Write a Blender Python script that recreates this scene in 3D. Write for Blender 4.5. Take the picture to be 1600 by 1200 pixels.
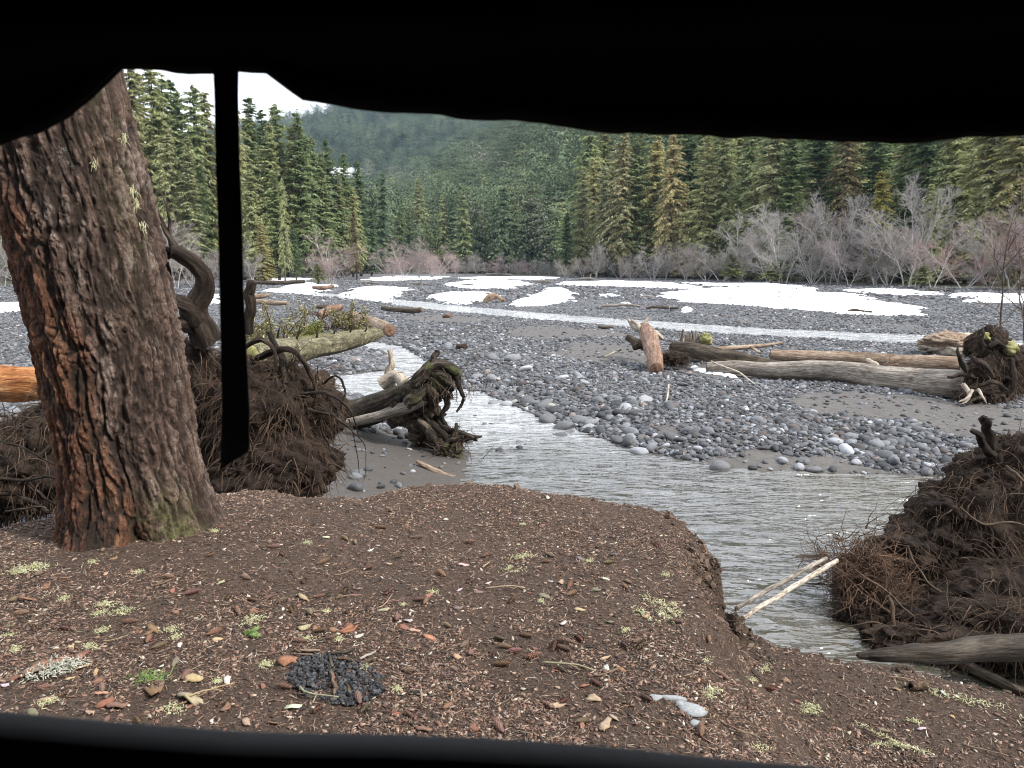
import bpy, math, random
import numpy as np
from mathutils import Vector

# ------------------------------------------------------------------ camera, light, exposure
for o in list(bpy.data.objects):
    bpy.data.objects.remove(o)
SC = bpy.context.scene
COL = SC.collection
TH = math.radians(9.1)
CAMZ = 2.9
F = 1155.0
cam_d = bpy.data.cameras.new('camera')
cam = bpy.data.objects.new('camera', cam_d)
COL.objects.link(cam)
cam.location = (0, 0, CAMZ)
cam.rotation_euler = (math.pi / 2 - TH, 0, 0)
cam_d.sensor_width = 36
cam_d.lens = 36 * F / 1600
cam_d.clip_start = 0.02
cam_d.clip_end = 8000
cam_d.dof.use_dof = True
cam_d.dof.focus_distance = 9.0
cam_d.dof.aperture_fstop = 9.0
SC.camera = cam

SUN_EL, SUN_AZ = 44.0, 116.0
W = bpy.data.worlds.new('World')
SC.world = W
W.use_nodes = True
nt = W.node_tree
nt.nodes.clear()
sky = nt.nodes.new('ShaderNodeTexSky')
sky.sky_type = 'NISHITA'
sky.sun_disc = False
sky.sun_elevation = math.radians(SUN_EL)
sky.sun_rotation = math.radians(SUN_AZ)
tc = nt.nodes.new('ShaderNodeTexCoord')
mp = nt.nodes.new('ShaderNodeMapping')
mp.inputs['Scale'].default_value = (1.3, 1.3, 3.5)
nz = nt.nodes.new('ShaderNodeTexNoise')
nz.inputs['Scale'].default_value = 1.6
nz.inputs['Detail'].default_value = 5
rp = nt.nodes.new('ShaderNodeMapRange')
rp.inputs['From Min'].default_value = 0.3
rp.inputs['From Max'].default_value = 0.62
rp.inputs['To Min'].default_value = 0.66
rp.inputs['To Max'].default_value = 0.96
mx = nt.nodes.new('ShaderNodeMix')
mx.data_type = 'RGBA'
mx.inputs['B'].default_value = (9.6, 9.9, 10.5, 1)
bg = nt.nodes.new('ShaderNodeBackground')
bg.inputs['Strength'].default_value = 0.085
wo = nt.nodes.new('ShaderNodeOutputWorld')
L = nt.links.new
L(tc.outputs['Generated'], mp.inputs['Vector'])
L(mp.outputs['Vector'], nz.inputs['Vector'])
L(nz.outputs['Fac'], rp.inputs['Value'])
L(rp.outputs['Result'], mx.inputs['Factor'])
L(sky.outputs['Color'], mx.inputs['A'])
L(mx.outputs['Result'], bg.inputs['Color'])
L(bg.outputs['Background'], wo.inputs['Surface'])

sd_ = bpy.data.lights.new('sun', 'SUN')
sd_.energy = 2.4
sd_.angle = math.radians(5)
sd_.color = (1.0, 0.95, 0.87)
sun = bpy.data.objects.new('sun', sd_)
COL.objects.link(sun)
_e, _a = math.radians(SUN_EL), math.radians(SUN_AZ)
sdir = Vector((math.sin(_a) * math.cos(_e), math.cos(_a) * math.cos(_e), math.sin(_e)))
sun.rotation_euler = sdir.to_track_quat('Z', 'Y').to_euler()
sun.location = (30, 10, 40)

SC.render.engine = 'CYCLES'
SC.view_settings.view_transform = 'Standard'
SC.view_settings.look = 'None'
SC.view_settings.gamma = 1
SC.view_settings.exposure = 1.45
SC.view_settings.use_curve_mapping = False
SC.cycles.pixel_filter_type = 'BLACKMAN_HARRIS'
SC.cycles.filter_width = 1.05
SC.cycles.volume_bounces = 1
SC.cycles.max_bounces = 6
SC.cycles.diffuse_bounces = 3

# ------------------------------------------------------------------ numeric helpers
RG = np.random.default_rng(11)


def ray(px, py):
    u = (px - 800) / F
    v = (600 - py) / F
    dy = math.cos(TH) + v * math.sin(TH)
    dz = -math.sin(TH) + v * math.cos(TH)
    return u / dy, dz / dy


def P(px, py, z=0.0):
    a, b = ray(px, py)
    t = (z - CAMZ) / b
    return np.array([a * t, t, z])


def D(px, py, Y):
    a, b = ray(px, py)
    return np.array([a * Y, Y, CAMZ + b * Y])


def sstep(a, b, x):
    t = np.clip((x - a) / (b - a), 0, 1)
    return t * t * (3 - 2 * t)


def _hash(i, j, k, s):
    n = (i * 374761393 + j * 668265263 + k * 1274126177 + s * 974634777) & 0xffffffff
    n = ((n ^ (n >> 13)) * 1274126177) & 0xffffffff
    n = ((n ^ (n >> 16)) * 2246822519) & 0xffffffff
    return ((n ^ (n >> 15)) & 0xffffff) / float(0xffffff)


def vnoise(p, s=0):
    p = np.asarray(p, float)
    f = np.floor(p).astype(np.int64)
    t = p - f
    t = t * t * (3 - 2 * t)
    i, j, k = f[..., 0], f[..., 1], f[..., 2]
    r = 0
    for a in (0, 1):
        wa = t[..., 0] if a else 1 - t[..., 0]
        for b in (0, 1):
            wb = t[..., 1] if b else 1 - t[..., 1]
            for c in (0, 1):
                wc = t[..., 2] if c else 1 - t[..., 2]
                r = r + wa * wb * wc * _hash(i + a, j + b, k + c, s)
    return r * 2 - 1


def fbm(p, o=4, s=0):
    r, a, q = 0, 0.5, np.asarray(p, float)
    for i in range(o):
        r = r + a * vnoise(q, s + i * 17)
        q = q * 2.03 + 3.7
        a *= 0.5
    return r


def n2(x, y, sc, o=3, s=0):
    x, y = np.broadcast_arrays(np.asarray(x, float), np.asarray(y, float))
    return fbm(np.stack([x / sc, y / sc, np.zeros_like(x) + 0.37 * s], -1), o, s)


def worley(p, s=0):
    p = np.asarray(p, float)
    f = np.floor(p).astype(np.int64)
    F1 = np.full(p.shape[:-1], 9.0)
    F2 = F1.copy()
    ID = np.zeros(p.shape[:-1])
    for a in (-1, 0, 1):
        for b in (-1, 0, 1):
            for c in (-1, 0, 1):
                i, j, k = f[..., 0] + a, f[..., 1] + b, f[..., 2] + c
                q = np.stack([i + _hash(i, j, k, s), j + _hash(i, j, k, s + 1), k + _hash(i, j, k, s + 2)], -1)
                d = np.sqrt(((q - p) ** 2).sum(-1))
                h = _hash(i, j, k, s + 5)
                c1 = d < F1
                F2 = np.where(c1, F1, np.minimum(F2, d))
                ID = np.where(c1, h, ID)
                F1 = np.where(c1, d, F1)
    return F1, F2, ID


def sdpoly(x, y, poly):
    """signed distance, negative inside"""
    poly = np.asarray(poly, float)
    x = np.asarray(x, float)
    y = np.asarray(y, float)
    d = np.full(x.shape, 1e18)
    ins = np.zeros(x.shape, bool)
    n = len(poly)
    for i in range(n):
        ax, ay = poly[i]
        bx, by = poly[(i + 1) % n]
        ex, ey = bx - ax, by - ay
        wx, wy = x - ax, y - ay
        t = np.clip((wx * ex + wy * ey) / (ex * ex + ey * ey + 1e-12), 0, 1)
        d = np.minimum(d, (wx - ex * t) ** 2 + (wy - ey * t) ** 2)
        c = (ay > y) != (by > y)
        with np.errstate(divide='ignore', invalid='ignore'):
            xi = ax + (y - ay) / (by - ay + 1e-15) * ex
        ins ^= c & (x < xi)
    d = np.sqrt(d)
    return np.where(ins, -d, d)


def sdline(x, y, line):
    """signed distance to an open polyline, positive on its right-hand side"""
    line = np.asarray(line, float)
    best = np.full(np.shape(x), 1e18)
    sg = np.ones(np.shape(x))
    for i in range(len(line) - 1):
        ax, ay = line[i]
        bx, by = line[i + 1]
        ex, ey = bx - ax, by - ay
        wx, wy = x - ax, y - ay
        t = np.clip((wx * ex + wy * ey) / (ex * ex + ey * ey), 0, 1)
        d = (wx - ex * t) ** 2 + (wy - ey * t) ** 2
        c = d < best
        best = np.where(c, d, best)
        sg = np.where(c, np.sign(wx * ey - wy * ex), sg)
    return np.sqrt(best) * sg


def unit(v):
    return v / (np.linalg.norm(v, axis=-1, keepdims=True) + 1e-9)


# ------------------------------------------------------------------ mesh helpers
class MB:
    def __init__(s):
        s.V, s.Q, s.T, s.A, s.GR, s.n = [], [], [], [], [], 0

    def add(s, V, Q=None, T=None, a=None, gr=None):
        V = np.asarray(V, float).reshape(-1, 3)
        s.GR.append(V if gr is None else np.asarray(gr, float).reshape(-1, 3))
        if Q is not None and len(Q):
            s.Q.append(np.asarray(Q, np.int64).reshape(-1, 4) + s.n)
        if T is not None and len(T):
            s.T.append(np.asarray(T, np.int64).reshape(-1, 3) + s.n)
        s.V.append(V)
        s.A.append(np.zeros(len(V)) if a is None else np.broadcast_to(np.asarray(a, float), (len(V),)))
        s.n += len(V)
        return s

    def grid(s, G, a=None, wrap=False, gr=None):
        """G (r,c,3)"""
        r, c = G.shape[:2]
        i = np.arange(r - 1)[:, None]
        j = np.arange(c if wrap else c - 1)[None, :]
        j2 = (j + 1) % c
        q = np.stack([i * c + j, i * c + j2, (i + 1) * c + j2, (i + 1) * c + j], -1)
        return s.add(G.reshape(-1, 3), q.reshape(-1, 4), None, None if a is None else np.asarray(a).reshape(-1), gr)

    def tubes(s, PP, RR, n=5, caps=True, a=None):
        """PP (m,k,3), RR (m,k)"""
        PP = np.asarray(PP, float)
        RR = np.asarray(RR, float)
        m, k = PP.shape[:2]
        T = np.gradient(PP, axis=1)
        T = unit(T)
        mean = unit(T.mean(1) + 1e-6)
        ref = np.where(np.abs(mean[:, 2:3]) > 0.8, np.array([[1., 0, 0]]), np.array([[0, 0, 1.]]))
        S = unit(np.cross(T, ref[:, None, :] + 0 * T))
        U = np.cross(S, T)
        an = np.arange(n) * 2 * math.pi / n
        ring = PP[:, :, None, :] + RR[:, :, None, None] * (np.cos(an)[None, None, :, None] * S[:, :, None, :] + np.sin(an)[None, None, :, None] * U[:, :, None, :])
        V = ring.reshape(-1, 3)
        mi = np.arange(m)[:, None, None] * k * n
        i = np.arange(k - 1)[None, :, None] * n
        j = np.arange(n)[None, None, :]
        j2 = (j + 1) % n
        q = np.stack([mi + i + j, mi + i + j2, mi + i + n + j2, mi + i + n + j], -1).reshape(-1, 4)
        Tt = None
        if caps and n >= 3:
            tt = []
            for e, base in ((0, 0), (1, (k - 1) * n)):
                for t in range(1, n - 1):
                    o = np.arange(m) * k * n + base
                    tri = np.stack([o, o + t, o + t + 1], -1) if e else np.stack([o, o + t + 1, o + t], -1)
                    tt.append(tri)
            Tt = np.concatenate(tt)
        av = None
        if a is not None:
            av = np.repeat(np.asarray(a, float).reshape(m), k * n)
        return s.add(V, q, Tt, av)

    def mesh(s, name, mat, smooth=True, off=None):
        me = bpy.data.meshes.new(name)
        V = np.concatenate(s.V)
        if off is not None:
            V = V - np.asarray(off)
        nq = sum(len(q) for q in s.Q)
        ntr = sum(len(q) for q in s.T)
        li = []
        if nq:
            li.append(np.concatenate(s.Q).ravel())
        if ntr:
            li.append(np.concatenate(s.T).ravel())
        li = np.concatenate(li).astype(np.int32)
        st = np.concatenate([np.arange(nq) * 4, nq * 4 + np.arange(ntr) * 3]).astype(np.int32)
        me.vertices.add(len(V))
        me.vertices.foreach_set('co', V.astype(np.float32).ravel())
        me.loops.add(len(li))
        me.loops.foreach_set('vertex_index', li)
        me.polygons.add(len(st))
        me.polygons.foreach_set('loop_start', st)
        me.update(calc_edges=True)
        if smooth:
            me.polygons.foreach_set('use_smooth', np.ones(len(st), bool))
        at = me.attributes.new('v', 'FLOAT', 'POINT')
        at.data.foreach_set('value', np.concatenate(s.A).astype(np.float32))
        if mat is not None:
            me.materials.append(mat)
            if mat.get('grain'):
                at = me.attributes.new('grain', 'FLOAT_VECTOR', 'POINT')
                at.data.foreach_set('vector', np.concatenate(s.GR).astype(np.float32).ravel())
        return me

    def build(s, name, mat, parent=None, smooth=True, local=False):
        off = None
        if parent is not None and not local:
            off = np.zeros(3)
            p = parent
            while p is not None:
                off = off + np.array(p.location)
                p = p.parent
        me = s.mesh(name, mat, smooth, off)
        o = bpy.data.objects.new(name, me)
        COL.objects.link(o)
        if parent is not None:
            o.parent = parent
        return o


def link(name, me, parent=None):
    o = bpy.data.objects.new(name, me)
    COL.objects.link(o)
    if parent is not None:
        o.parent = parent
    return o


def thing(name, label, cat, loc=(0, 0, 0), group=None):
    o = bpy.data.objects.new(name, None)
    o.empty_display_size = 0.1
    COL.objects.link(o)
    o.location = tuple(float(c) for c in loc)
    return tag(o, label, cat, group)


def tag(o, label=None, cat=None, group=None, kind=None):
    if label:
        o['label'] = label
    if cat:
        o['category'] = cat
    if group:
        o['group'] = group
    if kind:
        o['kind'] = kind
    return o


def centre(o):
    """move a one-mesh thing's origin to the base of its mesh"""
    me = o.data
    n = len(me.vertices)
    c = np.empty(n * 3, np.float32)
    me.vertices.foreach_get('co', c)
    c = c.reshape(-1, 3)
    b = np.array([c[:, 0].mean(), c[:, 1].mean(), c[:, 2].min()])
    me.vertices.foreach_set('co', (c - b).astype(np.float32).ravel())
    o.location = [float(q) for q in b]
    me.update()
    return o


def smooth_curve(pts, k):
    """Catmull-Rom through rows (x,y,z,r,...)"""
    pts = np.asarray(pts, float)
    n = len(pts)
    ext = np.vstack([2 * pts[0] - pts[1], pts, 2 * pts[-1] - pts[-2]])
    t = np.linspace(0, n - 1 - 1e-6, k)
    i = t.astype(int)
    f = (t - i)[:, None]
    a, b, c, d = ext[i], ext[i + 1], ext[i + 2], ext[i + 3]
    r = 0.5 * ((2 * b) + (-a + c) * f + (2 * a - 5 * b + 4 * c - d) * f * f + (-a + 3 * b - 3 * c + d) * f ** 3)
    r[:, 3] = np.maximum(r[:, 3], 0.001)
    return r


def curve_px(rows, k=14, wig=0.0, seed=0):
    """rows (px,py,Y,r_px) -> world centre line and radius"""
    a = np.array([list(D(x, y, Y)) + [r * Y / F] for x, y, Y, r in rows])
    c = smooth_curve(a, k)
    if wig:
        q = np.linspace(0, len(rows) * 1.7, k)
        for ax in range(3):
            c[:, ax] += wig * vnoise(np.stack([q, q * 0 + ax * 7.3, q * 0 + seed * 3.1], -1), seed)
    return c[:, :3], c[:, 3]


def limb(mb, rows, k=16, wig=0.01, seed=0, n=10, rough=0.16, world=False, sc=9.0):
    """a gnarled limb or root with an uneven, ridged surface"""
    if world:
        c = smooth_curve(rows, k)
        PP, RR = c[:, :3], c[:, 3]
        if wig:
            q = np.linspace(0, len(rows) * 1.7, k)
            for ax in range(3):
                PP[:, ax] += wig * vnoise(np.stack([q, q * 0 + ax * 7.3, q * 0 + seed * 3.1], -1), seed)
    else:
        PP, RR = curve_px(rows, k, wig, seed)
    T = unit(np.gradient(PP, axis=0))
    mean = unit(T.mean(0) + 1e-6)
    ref = np.array([1., 0, 0]) if abs(mean[2]) > 0.8 else np.array([0, 0, 1.])
    S = unit(np.cross(T, ref))
    U = np.cross(S, T)
    an = np.arange(n) * 2 * math.pi / n
    dv = np.cos(an)[None, :, None] * S[:, None, :] + np.sin(an)[None, :, None] * U[:, None, :]
    le = np.concatenate([[0], np.cumsum(np.linalg.norm(np.diff(PP, axis=0), axis=1))])
    q = np.stack([np.cos(an)[None, :] * 1.6 + 0 * le[:, None], np.sin(an)[None, :] * 1.6 + 0 * le[:, None], 0 * an[None, :] + (le / (RR.mean() * sc + 1e-6))[:, None] * 2.2 + seed], -1)
    dd = fbm(q, 3, seed) * rough * 1.5
    qr = np.stack([np.cos(an)[None, :] * 3.4 + 0 * le[:, None], np.sin(an)[None, :] * 3.4 + 0 * le[:, None], 0 * an[None, :] + (le / (RR.mean() + 1e-6))[:, None] * 0.16 + seed], -1)
    rid = np.abs(vnoise(qr, seed + 3)) * (rough * 0.9 + 0.10) + np.abs(vnoise(qr * 2.1, seed + 4)) * (rough * 0.4 + 0.04)
    G = PP[:, None, :] + dv * (RR[:, None] * (1.05 + dd - rid))[:, :, None]
    gr = np.stack([np.cos(an)[None, :] * RR.mean() + 0 * le[:, None], np.sin(an)[None, :] * RR.mean() + 0 * le[:, None], 0 * an[None, :] + le[:, None] * 0.11 + seed * 1.7], -1)
    mb.grid(G, wrap=True, a=(0.75 + dd * 0.5 - rid * 3), gr=gr)
    for e in (0, -1):
        ctr = PP[e] + T[e] * RR[e] * (0.25 if e else -0.25)
        base = mb.n
        mb.add(np.vstack([G[e], ctr[None]]), None, [[i, (i + 1) % n, n] if e else [(i + 1) % n, i, n] for i in range(n)], 0.3)
    return PP, RR


def walk(st, dr, ln, k, wig, grav, rg):
    m = len(st)
    P_ = np.zeros((m, k, 3))
    P_[:, 0] = st
    d = unit(np.asarray(dr, float))
    step = (np.asarray(ln) / (k - 1))[:, None] if np.ndim(ln) else ln / (k - 1)
    for i in range(1, k):
        d = unit(d + rg.normal(0, wig, (m, 3)) + np.array([0, 0, -grav]))
        P_[:, i] = P_[:, i - 1] + d * step
    return P_


# ------------------------------------------------------------------ materials
def newmat(name):
    m = bpy.data.materials.new(name)
    m.use_nodes = True
    t = m.node_tree
    t.nodes.clear()
    out = t.nodes.new('ShaderNodeOutputMaterial')
    b = t.nodes.new('ShaderNodeBsdfPrincipled')
    t.links.new(b.outputs[0], out.inputs[0])
    return m, t, b


def nd(t, typ, **kw):
    n = t.nodes.new(typ)
    for k, v in kw.items():
        if k in n.inputs.keys() if hasattr(n.inputs, 'keys') else False:
            n.inputs[k].default_value = v
        else:
            setattr(n, k, v)
    return n


def noise_n(t, vec, scale, detail=4, rough=0.55, dist=0.0):
    n = t.nodes.new('ShaderNodeTexNoise')
    n.inputs['Scale'].default_value = scale
    n.inputs['Detail'].default_value = detail
    n.inputs['Roughness'].default_value = rough
    n.inputs['Distortion'].default_value = dist
    if vec is not None:
        t.links.new(vec, n.inputs['Vector'])
    return n.outputs['Fac']


def vor_n(t, vec, scale, feature='F1', out='Distance'):
    n = t.nodes.new('ShaderNodeTexVoronoi')
    n.feature = feature
    n.inputs['Scale'].default_value = scale
    if vec is not None:
        t.links.new(vec, n.inputs['Vector'])
    return n.outputs[out]


def ramp(t, fac, stops):
    n = t.nodes.new('ShaderNodeValToRGB')
    e = n.color_ramp.elements
    while len(e) < len(stops):
        e.new(0.5)
    for i, (p, c) in enumerate(stops):
        e[i].position = p
        e[i].color = (*c, 1) if len(c) == 3 else c
    t.links.new(fac, n.inputs['Fac'])
    return n.outputs['Color']


def mixc(t, fac, a, b, mode='MIX'):
    n = t.nodes.new('ShaderNodeMix')
    n.data_type = 'RGBA'
    n.blend_type = mode
    for s_, v in (('Factor', fac), ('A', a), ('B', b)):
        if isinstance(v, (int, float)):
            n.inputs[s_].default_value = v
        elif isinstance(v, tuple):
            n.inputs[s_].default_value = (*v, 1)
        else:
            t.links.new(v, n.inputs[s_])
    return n.outputs['Result']


def mathn(t, op, a, b=None, c=None):
    n = t.nodes.new('ShaderNodeMath')
    n.operation = op
    for i, v in enumerate((a, b, c)):
        if v is None:
            continue
        if isinstance(v, (int, float)):
            n.inputs[i].default_value = v
        else:
            t.links.new(v, n.inputs[i])
    return n.outputs[0]


def mapr(t, v, a, b, c=0.0, d=1.0):
    n = t.nodes.new('ShaderNodeMapRange')
    n.inputs['From Min'].default_value = a
    n.inputs['From Max'].default_value = b
    n.inputs['To Min'].default_value = c
    n.inputs['To Max'].default_value = d
    t.links.new(v, n.inputs['Value'])
    return n.outputs['Result']


def attr(t, name, typ='GEOMETRY', out='Fac'):
    n = t.nodes.new('ShaderNodeAttribute')
    n.attribute_name = name
    n.attribute_type = typ
    return n.outputs[out]


def bump(t, b, h, strength=0.5, dist=0.02, prev=None):
    n = t.nodes.new('ShaderNodeBump')
    n.inputs['Strength'].default_value = strength
    n.inputs['Distance'].default_value = dist
    t.links.new(h, n.inputs['Height'])
    if prev is not None:
        t.links.new(prev, n.inputs['Normal'])
    t.links.new(n.outputs[0], b.inputs['Normal'])
    return n.outputs[0]


def ocoord(t, scale=None, kind='Object'):
    n = t.nodes.new('ShaderNodeTexCoord')
    o = n.outputs[kind]
    if scale:
        m = t.nodes.new('ShaderNodeMapping')
        m.inputs['Scale'].default_value = scale
        t.links.new(o, m.inputs['Vector'])
        o = m.outputs['Vector']
    return o


def simple(name, c1, c2, scale=6, rough=0.9, bscale=30, bstr=0.5, bdist=0.01, stretch=None, c3=None, spec=0.25):
    m, t, b = newmat(name)
    v = ocoord(t, stretch)
    f = noise_n(t, v, scale, 5, 0.6)
    st = [(0.32, c1), (0.68, c2)] + ([(0.8, c3)] if c3 else [])
    t.links.new(ramp(t, f, st), b.inputs['Base Color'])
    b.inputs['Roughness'].default_value = rough
    b.inputs['Specular IOR Level'].default_value = spec
    if bstr:
        bump(t, b, noise_n(t, v, bscale, 5, 0.65), bstr, bdist)
    return m


def wood(name, c1, c2, c3, rough=0.85, scale=1.0, moss=None, mossamt=0.5):
    """weathered wood: fibres run along the limb (grain attribute), cracks follow the v attribute"""
    m, t, b = newmat(name)
    m['grain'] = 1
    v = ocoord(t)
    gv = attr(t, 'grain', out='Vector')
    f1 = noise_n(t, gv, 14 * scale, 6, 0.7, 0.3)
    f2 = noise_n(t, gv, 70 * scale, 5, 0.7, 0.2)
    f0 = noise_n(t, v, 2.5 * scale, 5, 0.65)
    c = ramp(t, mathn(t, 'ADD', mathn(t, 'MULTIPLY', f1, 0.6), mathn(t, 'MULTIPLY', f0, 0.4)), [(0.36, c1), (0.5, c2), (0.64, c3)])
    c = mixc(t, mapr(t, f2, 0.4, 0.6), mixc(t, 1.0, c, (0.36, 0.33, 0.31), 'MULTIPLY'), c)
    c = mixc(t, mapr(t, attr(t, 'v'), 0.0, 0.45), mixc(t, 1.0, c, (0.45, 0.41, 0.38), 'MULTIPLY'), c)
    if moss:
        fm = noise_n(t, v, 3.2 * scale, 6, 0.7)
        c = mixc(t, mapr(t, fm, 0.62 - mossamt * 0.3, 0.7 - mossamt * 0.25), c, moss)
    t.links.new(c, b.inputs['Base Color'])
    b.inputs['Roughness'].default_value = rough
    b.inputs['Specular IOR Level'].default_value = 0.2
    n1 = bump(t, b, f1, 1.0, 0.03 / scale)
    bump(t, b, f2, 0.8, 0.012 / scale, n1)
    return m


def inst_mat(name, rough=0.85, bscale=60, bstr=0.4, bdist=0.01, var=0.25, kind='INSTANCER', spec=0.3, dark=(0.55, 0.55, 0.58)):
    """colour from the per-instance attribute col (or the object's own colour)"""
    m, t, b = newmat(name)
    v = ocoord(t)
    if kind == 'INSTANCER':
        c = attr(t, 'col', 'INSTANCER', 'Color')
    else:
        oi = t.nodes.new('ShaderNodeObjectInfo')
        c = oi.outputs['Color']
    f = noise_n(t, v, bscale * 0.12, 4, 0.6)
    c = mixc(t, mapr(t, f, 0.35, 0.65, 0, var * 2), c, mixc(t, 1.0, c, dark, 'MULTIPLY'))
    t.links.new(c, b.inputs['Base Color'])
    b.inputs['Roughness'].default_value = rough
    b.inputs['Specular IOR Level'].default_value = spec
    if bstr:
        bump(t, b, noise_n(t, v, bscale, 4, 0.6), bstr, bdist)
    return m


def m_foliage(name, kind='OBJECT', lich=(0.42, 0.44, 0.27)):
    m, t, b = newmat(name)
    if kind == 'OBJECT':
        oi = t.nodes.new('ShaderNodeObjectInfo')
        c = oi.outputs['Color']
        rnd = oi.outputs['Alpha']
    else:
        c = attr(t, 'col', 'INSTANCER', 'Color')
        rnd = None
    v = attr(t, 'v')
    br = mapr(t, v, 0, 1, 0.4, 1.75) if kind == 'OBJECT' else mapr(t, v, 0, 1, 0.7, 1.35)
    cc = t.nodes.new('ShaderNodeVectorMath')
    cc.operation = 'SCALE'
    t.links.new(c, cc.inputs[0])
    t.links.new(br, cc.inputs['Scale'])
    c = cc.outputs[0]
    if rnd is not None:
        # object alpha carries how much lichen hangs in this tree
        th = mathn(t, 'SUBTRACT', 1.0, rnd)
        f = mathn(t, 'GREATER_THAN', v, th)
        c = mixc(t, mathn(t, 'MULTIPLY', f, 0.8), c, lich)
    t.links.new(c, b.inputs['Base Color'])
    b.inputs['Roughness'].default_value = 0.8
    b.inputs['Specular IOR Level'].default_value = 0.15
    out = [n for n in t.nodes if n.type == 'OUTPUT_MATERIAL'][0]
    tr = t.nodes.new('ShaderNodeBsdfTranslucent')
    t.links.new(c, tr.inputs['Color'])
    ms = t.nodes.new('ShaderNodeMixShader')
    ms.inputs[0].default_value = 0.25
    t.links.new(b.outputs[0], ms.inputs[1])
    t.links.new(tr.outputs[0], ms.inputs[2])
    t.links.new(ms.outputs[0], out.inputs[0])
    return m


M = {}
M['soil'] = simple('root_soil', (0.009, 0.006, 0.005), (0.040, 0.026, 0.018), 4, 0.95, 22, 1.0, 0.03)
M['root'] = simple('root_bark', (0.03, 0.020, 0.014), (0.11, 0.078, 0.055), 7, 0.85, 50, 0.7, 0.008, c3=(0.24, 0.19, 0.15))
M['fine'] = simple('fine_root', (0.022, 0.015, 0.010), (0.11, 0.074, 0.052), 5, 0.85, 60, 0.2, 0.004, c3=(0.30, 0.24, 0.18))
M['fine_red'] = simple('fine_root_red', (0.035, 0.021, 0.014), (0.15, 0.093, 0.062), 5, 0.85, 60, 0.2, 0.004, c3=(0.36, 0.28, 0.2))
M['darkroot'] = wood('dark_root', (0.010, 0.008, 0.006), (0.038, 0.028, 0.021), (0.13, 0.10, 0.078), scale=1.6)
M['stump'] = wood('weathered_stump', (0.012, 0.010, 0.008), (0.05, 0.04, 0.031), (0.21, 0.175, 0.135), scale=1.3, moss=(0.06, 0.065, 0.025), mossamt=0.2)
M['grey_log'] = wood('grey_driftwood', (0.12, 0.10, 0.085), (0.28, 0.25, 0.215), (0.46, 0.42, 0.37), scale=0.8)
M['brown_log'] = wood('brown_driftwood', (0.13, 0.085, 0.055), (0.32, 0.235, 0.17), (0.46, 0.38, 0.30), scale=0.8)
M['dark_log'] = wood('dark_log', (0.025, 0.020, 0.015), (0.07, 0.056, 0.042), (0.17, 0.14, 0.105), scale=0.9)
M['shaded_log'] = wood('shaded_dark_log', (0.018, 0.014, 0.011), (0.055, 0.044, 0.034), (0.13, 0.108, 0.084), rough=0.6, scale=0.9)  # dark log deepened: the shade it lies in is put into the colour
M['orange_wood'] = wood('split_orange_wood', (0.22, 0.07, 0.025), (0.52, 0.22, 0.08), (0.68, 0.42, 0.2), scale=1.2)
M['red_wood'] = wood('red_stripped_wood', (0.11, 0.06, 0.042), (0.26, 0.165, 0.12), (0.48, 0.37, 0.29), scale=1.4)
M['pale_wood'] = wood('pale_bleached_wood', (0.30, 0.25, 0.20), (0.52, 0.46, 0.38), (0.66, 0.60, 0.52), scale=1.5)
M['moss_log'] = wood('mossy_bark', (0.05, 0.042, 0.03), (0.16, 0.145, 0.09), (0.34, 0.33, 0.22), scale=2.2, moss=(0.29, 0.285, 0.165), mossamt=0.2)
M['cut'] = simple('broken_wood_end', (0.06, 0.035, 0.022), (0.20, 0.12, 0.08), 12, 0.9, 40, 0.7, 0.01)
M['moss'] = simple('yellow_moss', (0.10, 0.098, 0.035), (0.30, 0.29, 0.13), 9, 0.95, 60, 0.6, 0.01)
M['lichen'] = simple('pale_lichen', (0.34, 0.34, 0.18), (0.68, 0.67, 0.44), 20, 0.95, 80, 0.3, 0.004)
M['grass'] = simple('grass_blade', (0.10, 0.17, 0.05), (0.26, 0.36, 0.13), 20, 0.8, 80, 0.1, 0.002)
M['bark'] = simple('tree_bark', (0.045, 0.036, 0.028), (0.14, 0.12, 0.10), 3, 0.9, 12, 0.5, 0.03, stretch=(1, 1, 0.3))
M['alder'] = simple('alder_bark', (0.20, 0.18, 0.17), (0.50, 0.47, 0.45), 2, 0.85, 12, 0.2, 0.01)
M['twig'] = inst_mat('bare_twigs', 0.85, 3, 0, 0, 0.2, kind='OBJECT')
M['foliage'] = m_foliage('conifer_foliage')
M['foliage_far'] = m_foliage('conifer_foliage_far', 'INST')
M['stone'] = inst_mat('river_stone', 0.7, 40, 0.35, 0.006, 0.3)
M['stone_ob'] = inst_mat('river_cobble', 0.7, 40, 0.35, 0.006, 0.3, kind='OBJECT')
M['chip'] = inst_mat('needle_litter', 0.9, 100, 0, 0, 0.2)
M['litter_ob'] = inst_mat('bark_litter', 0.85, 90, 0.5, 0.003, 0.4, kind='OBJECT')
M['coal'] = inst_mat('charcoal', 0.45, 120, 0.5, 0.002, 0.3, spec=0.5)


def m_snow():
    m, t, b = newmat('snow')
    v = ocoord(t)
    t.links.new(ramp(t, noise_n(t, v, 1.5, 6, 0.7), [(0.34, (0.52, 0.51, 0.50)), (0.47, (0.80, 0.81, 0.83)), (0.7, (0.88, 0.89, 0.91))]), b.inputs['Base Color'])
    b.inputs['Roughness'].default_value = 0.75
    bump(t, b, noise_n(t, v, 5, 5, 0.6), 0.4, 0.05)
    return m


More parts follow.
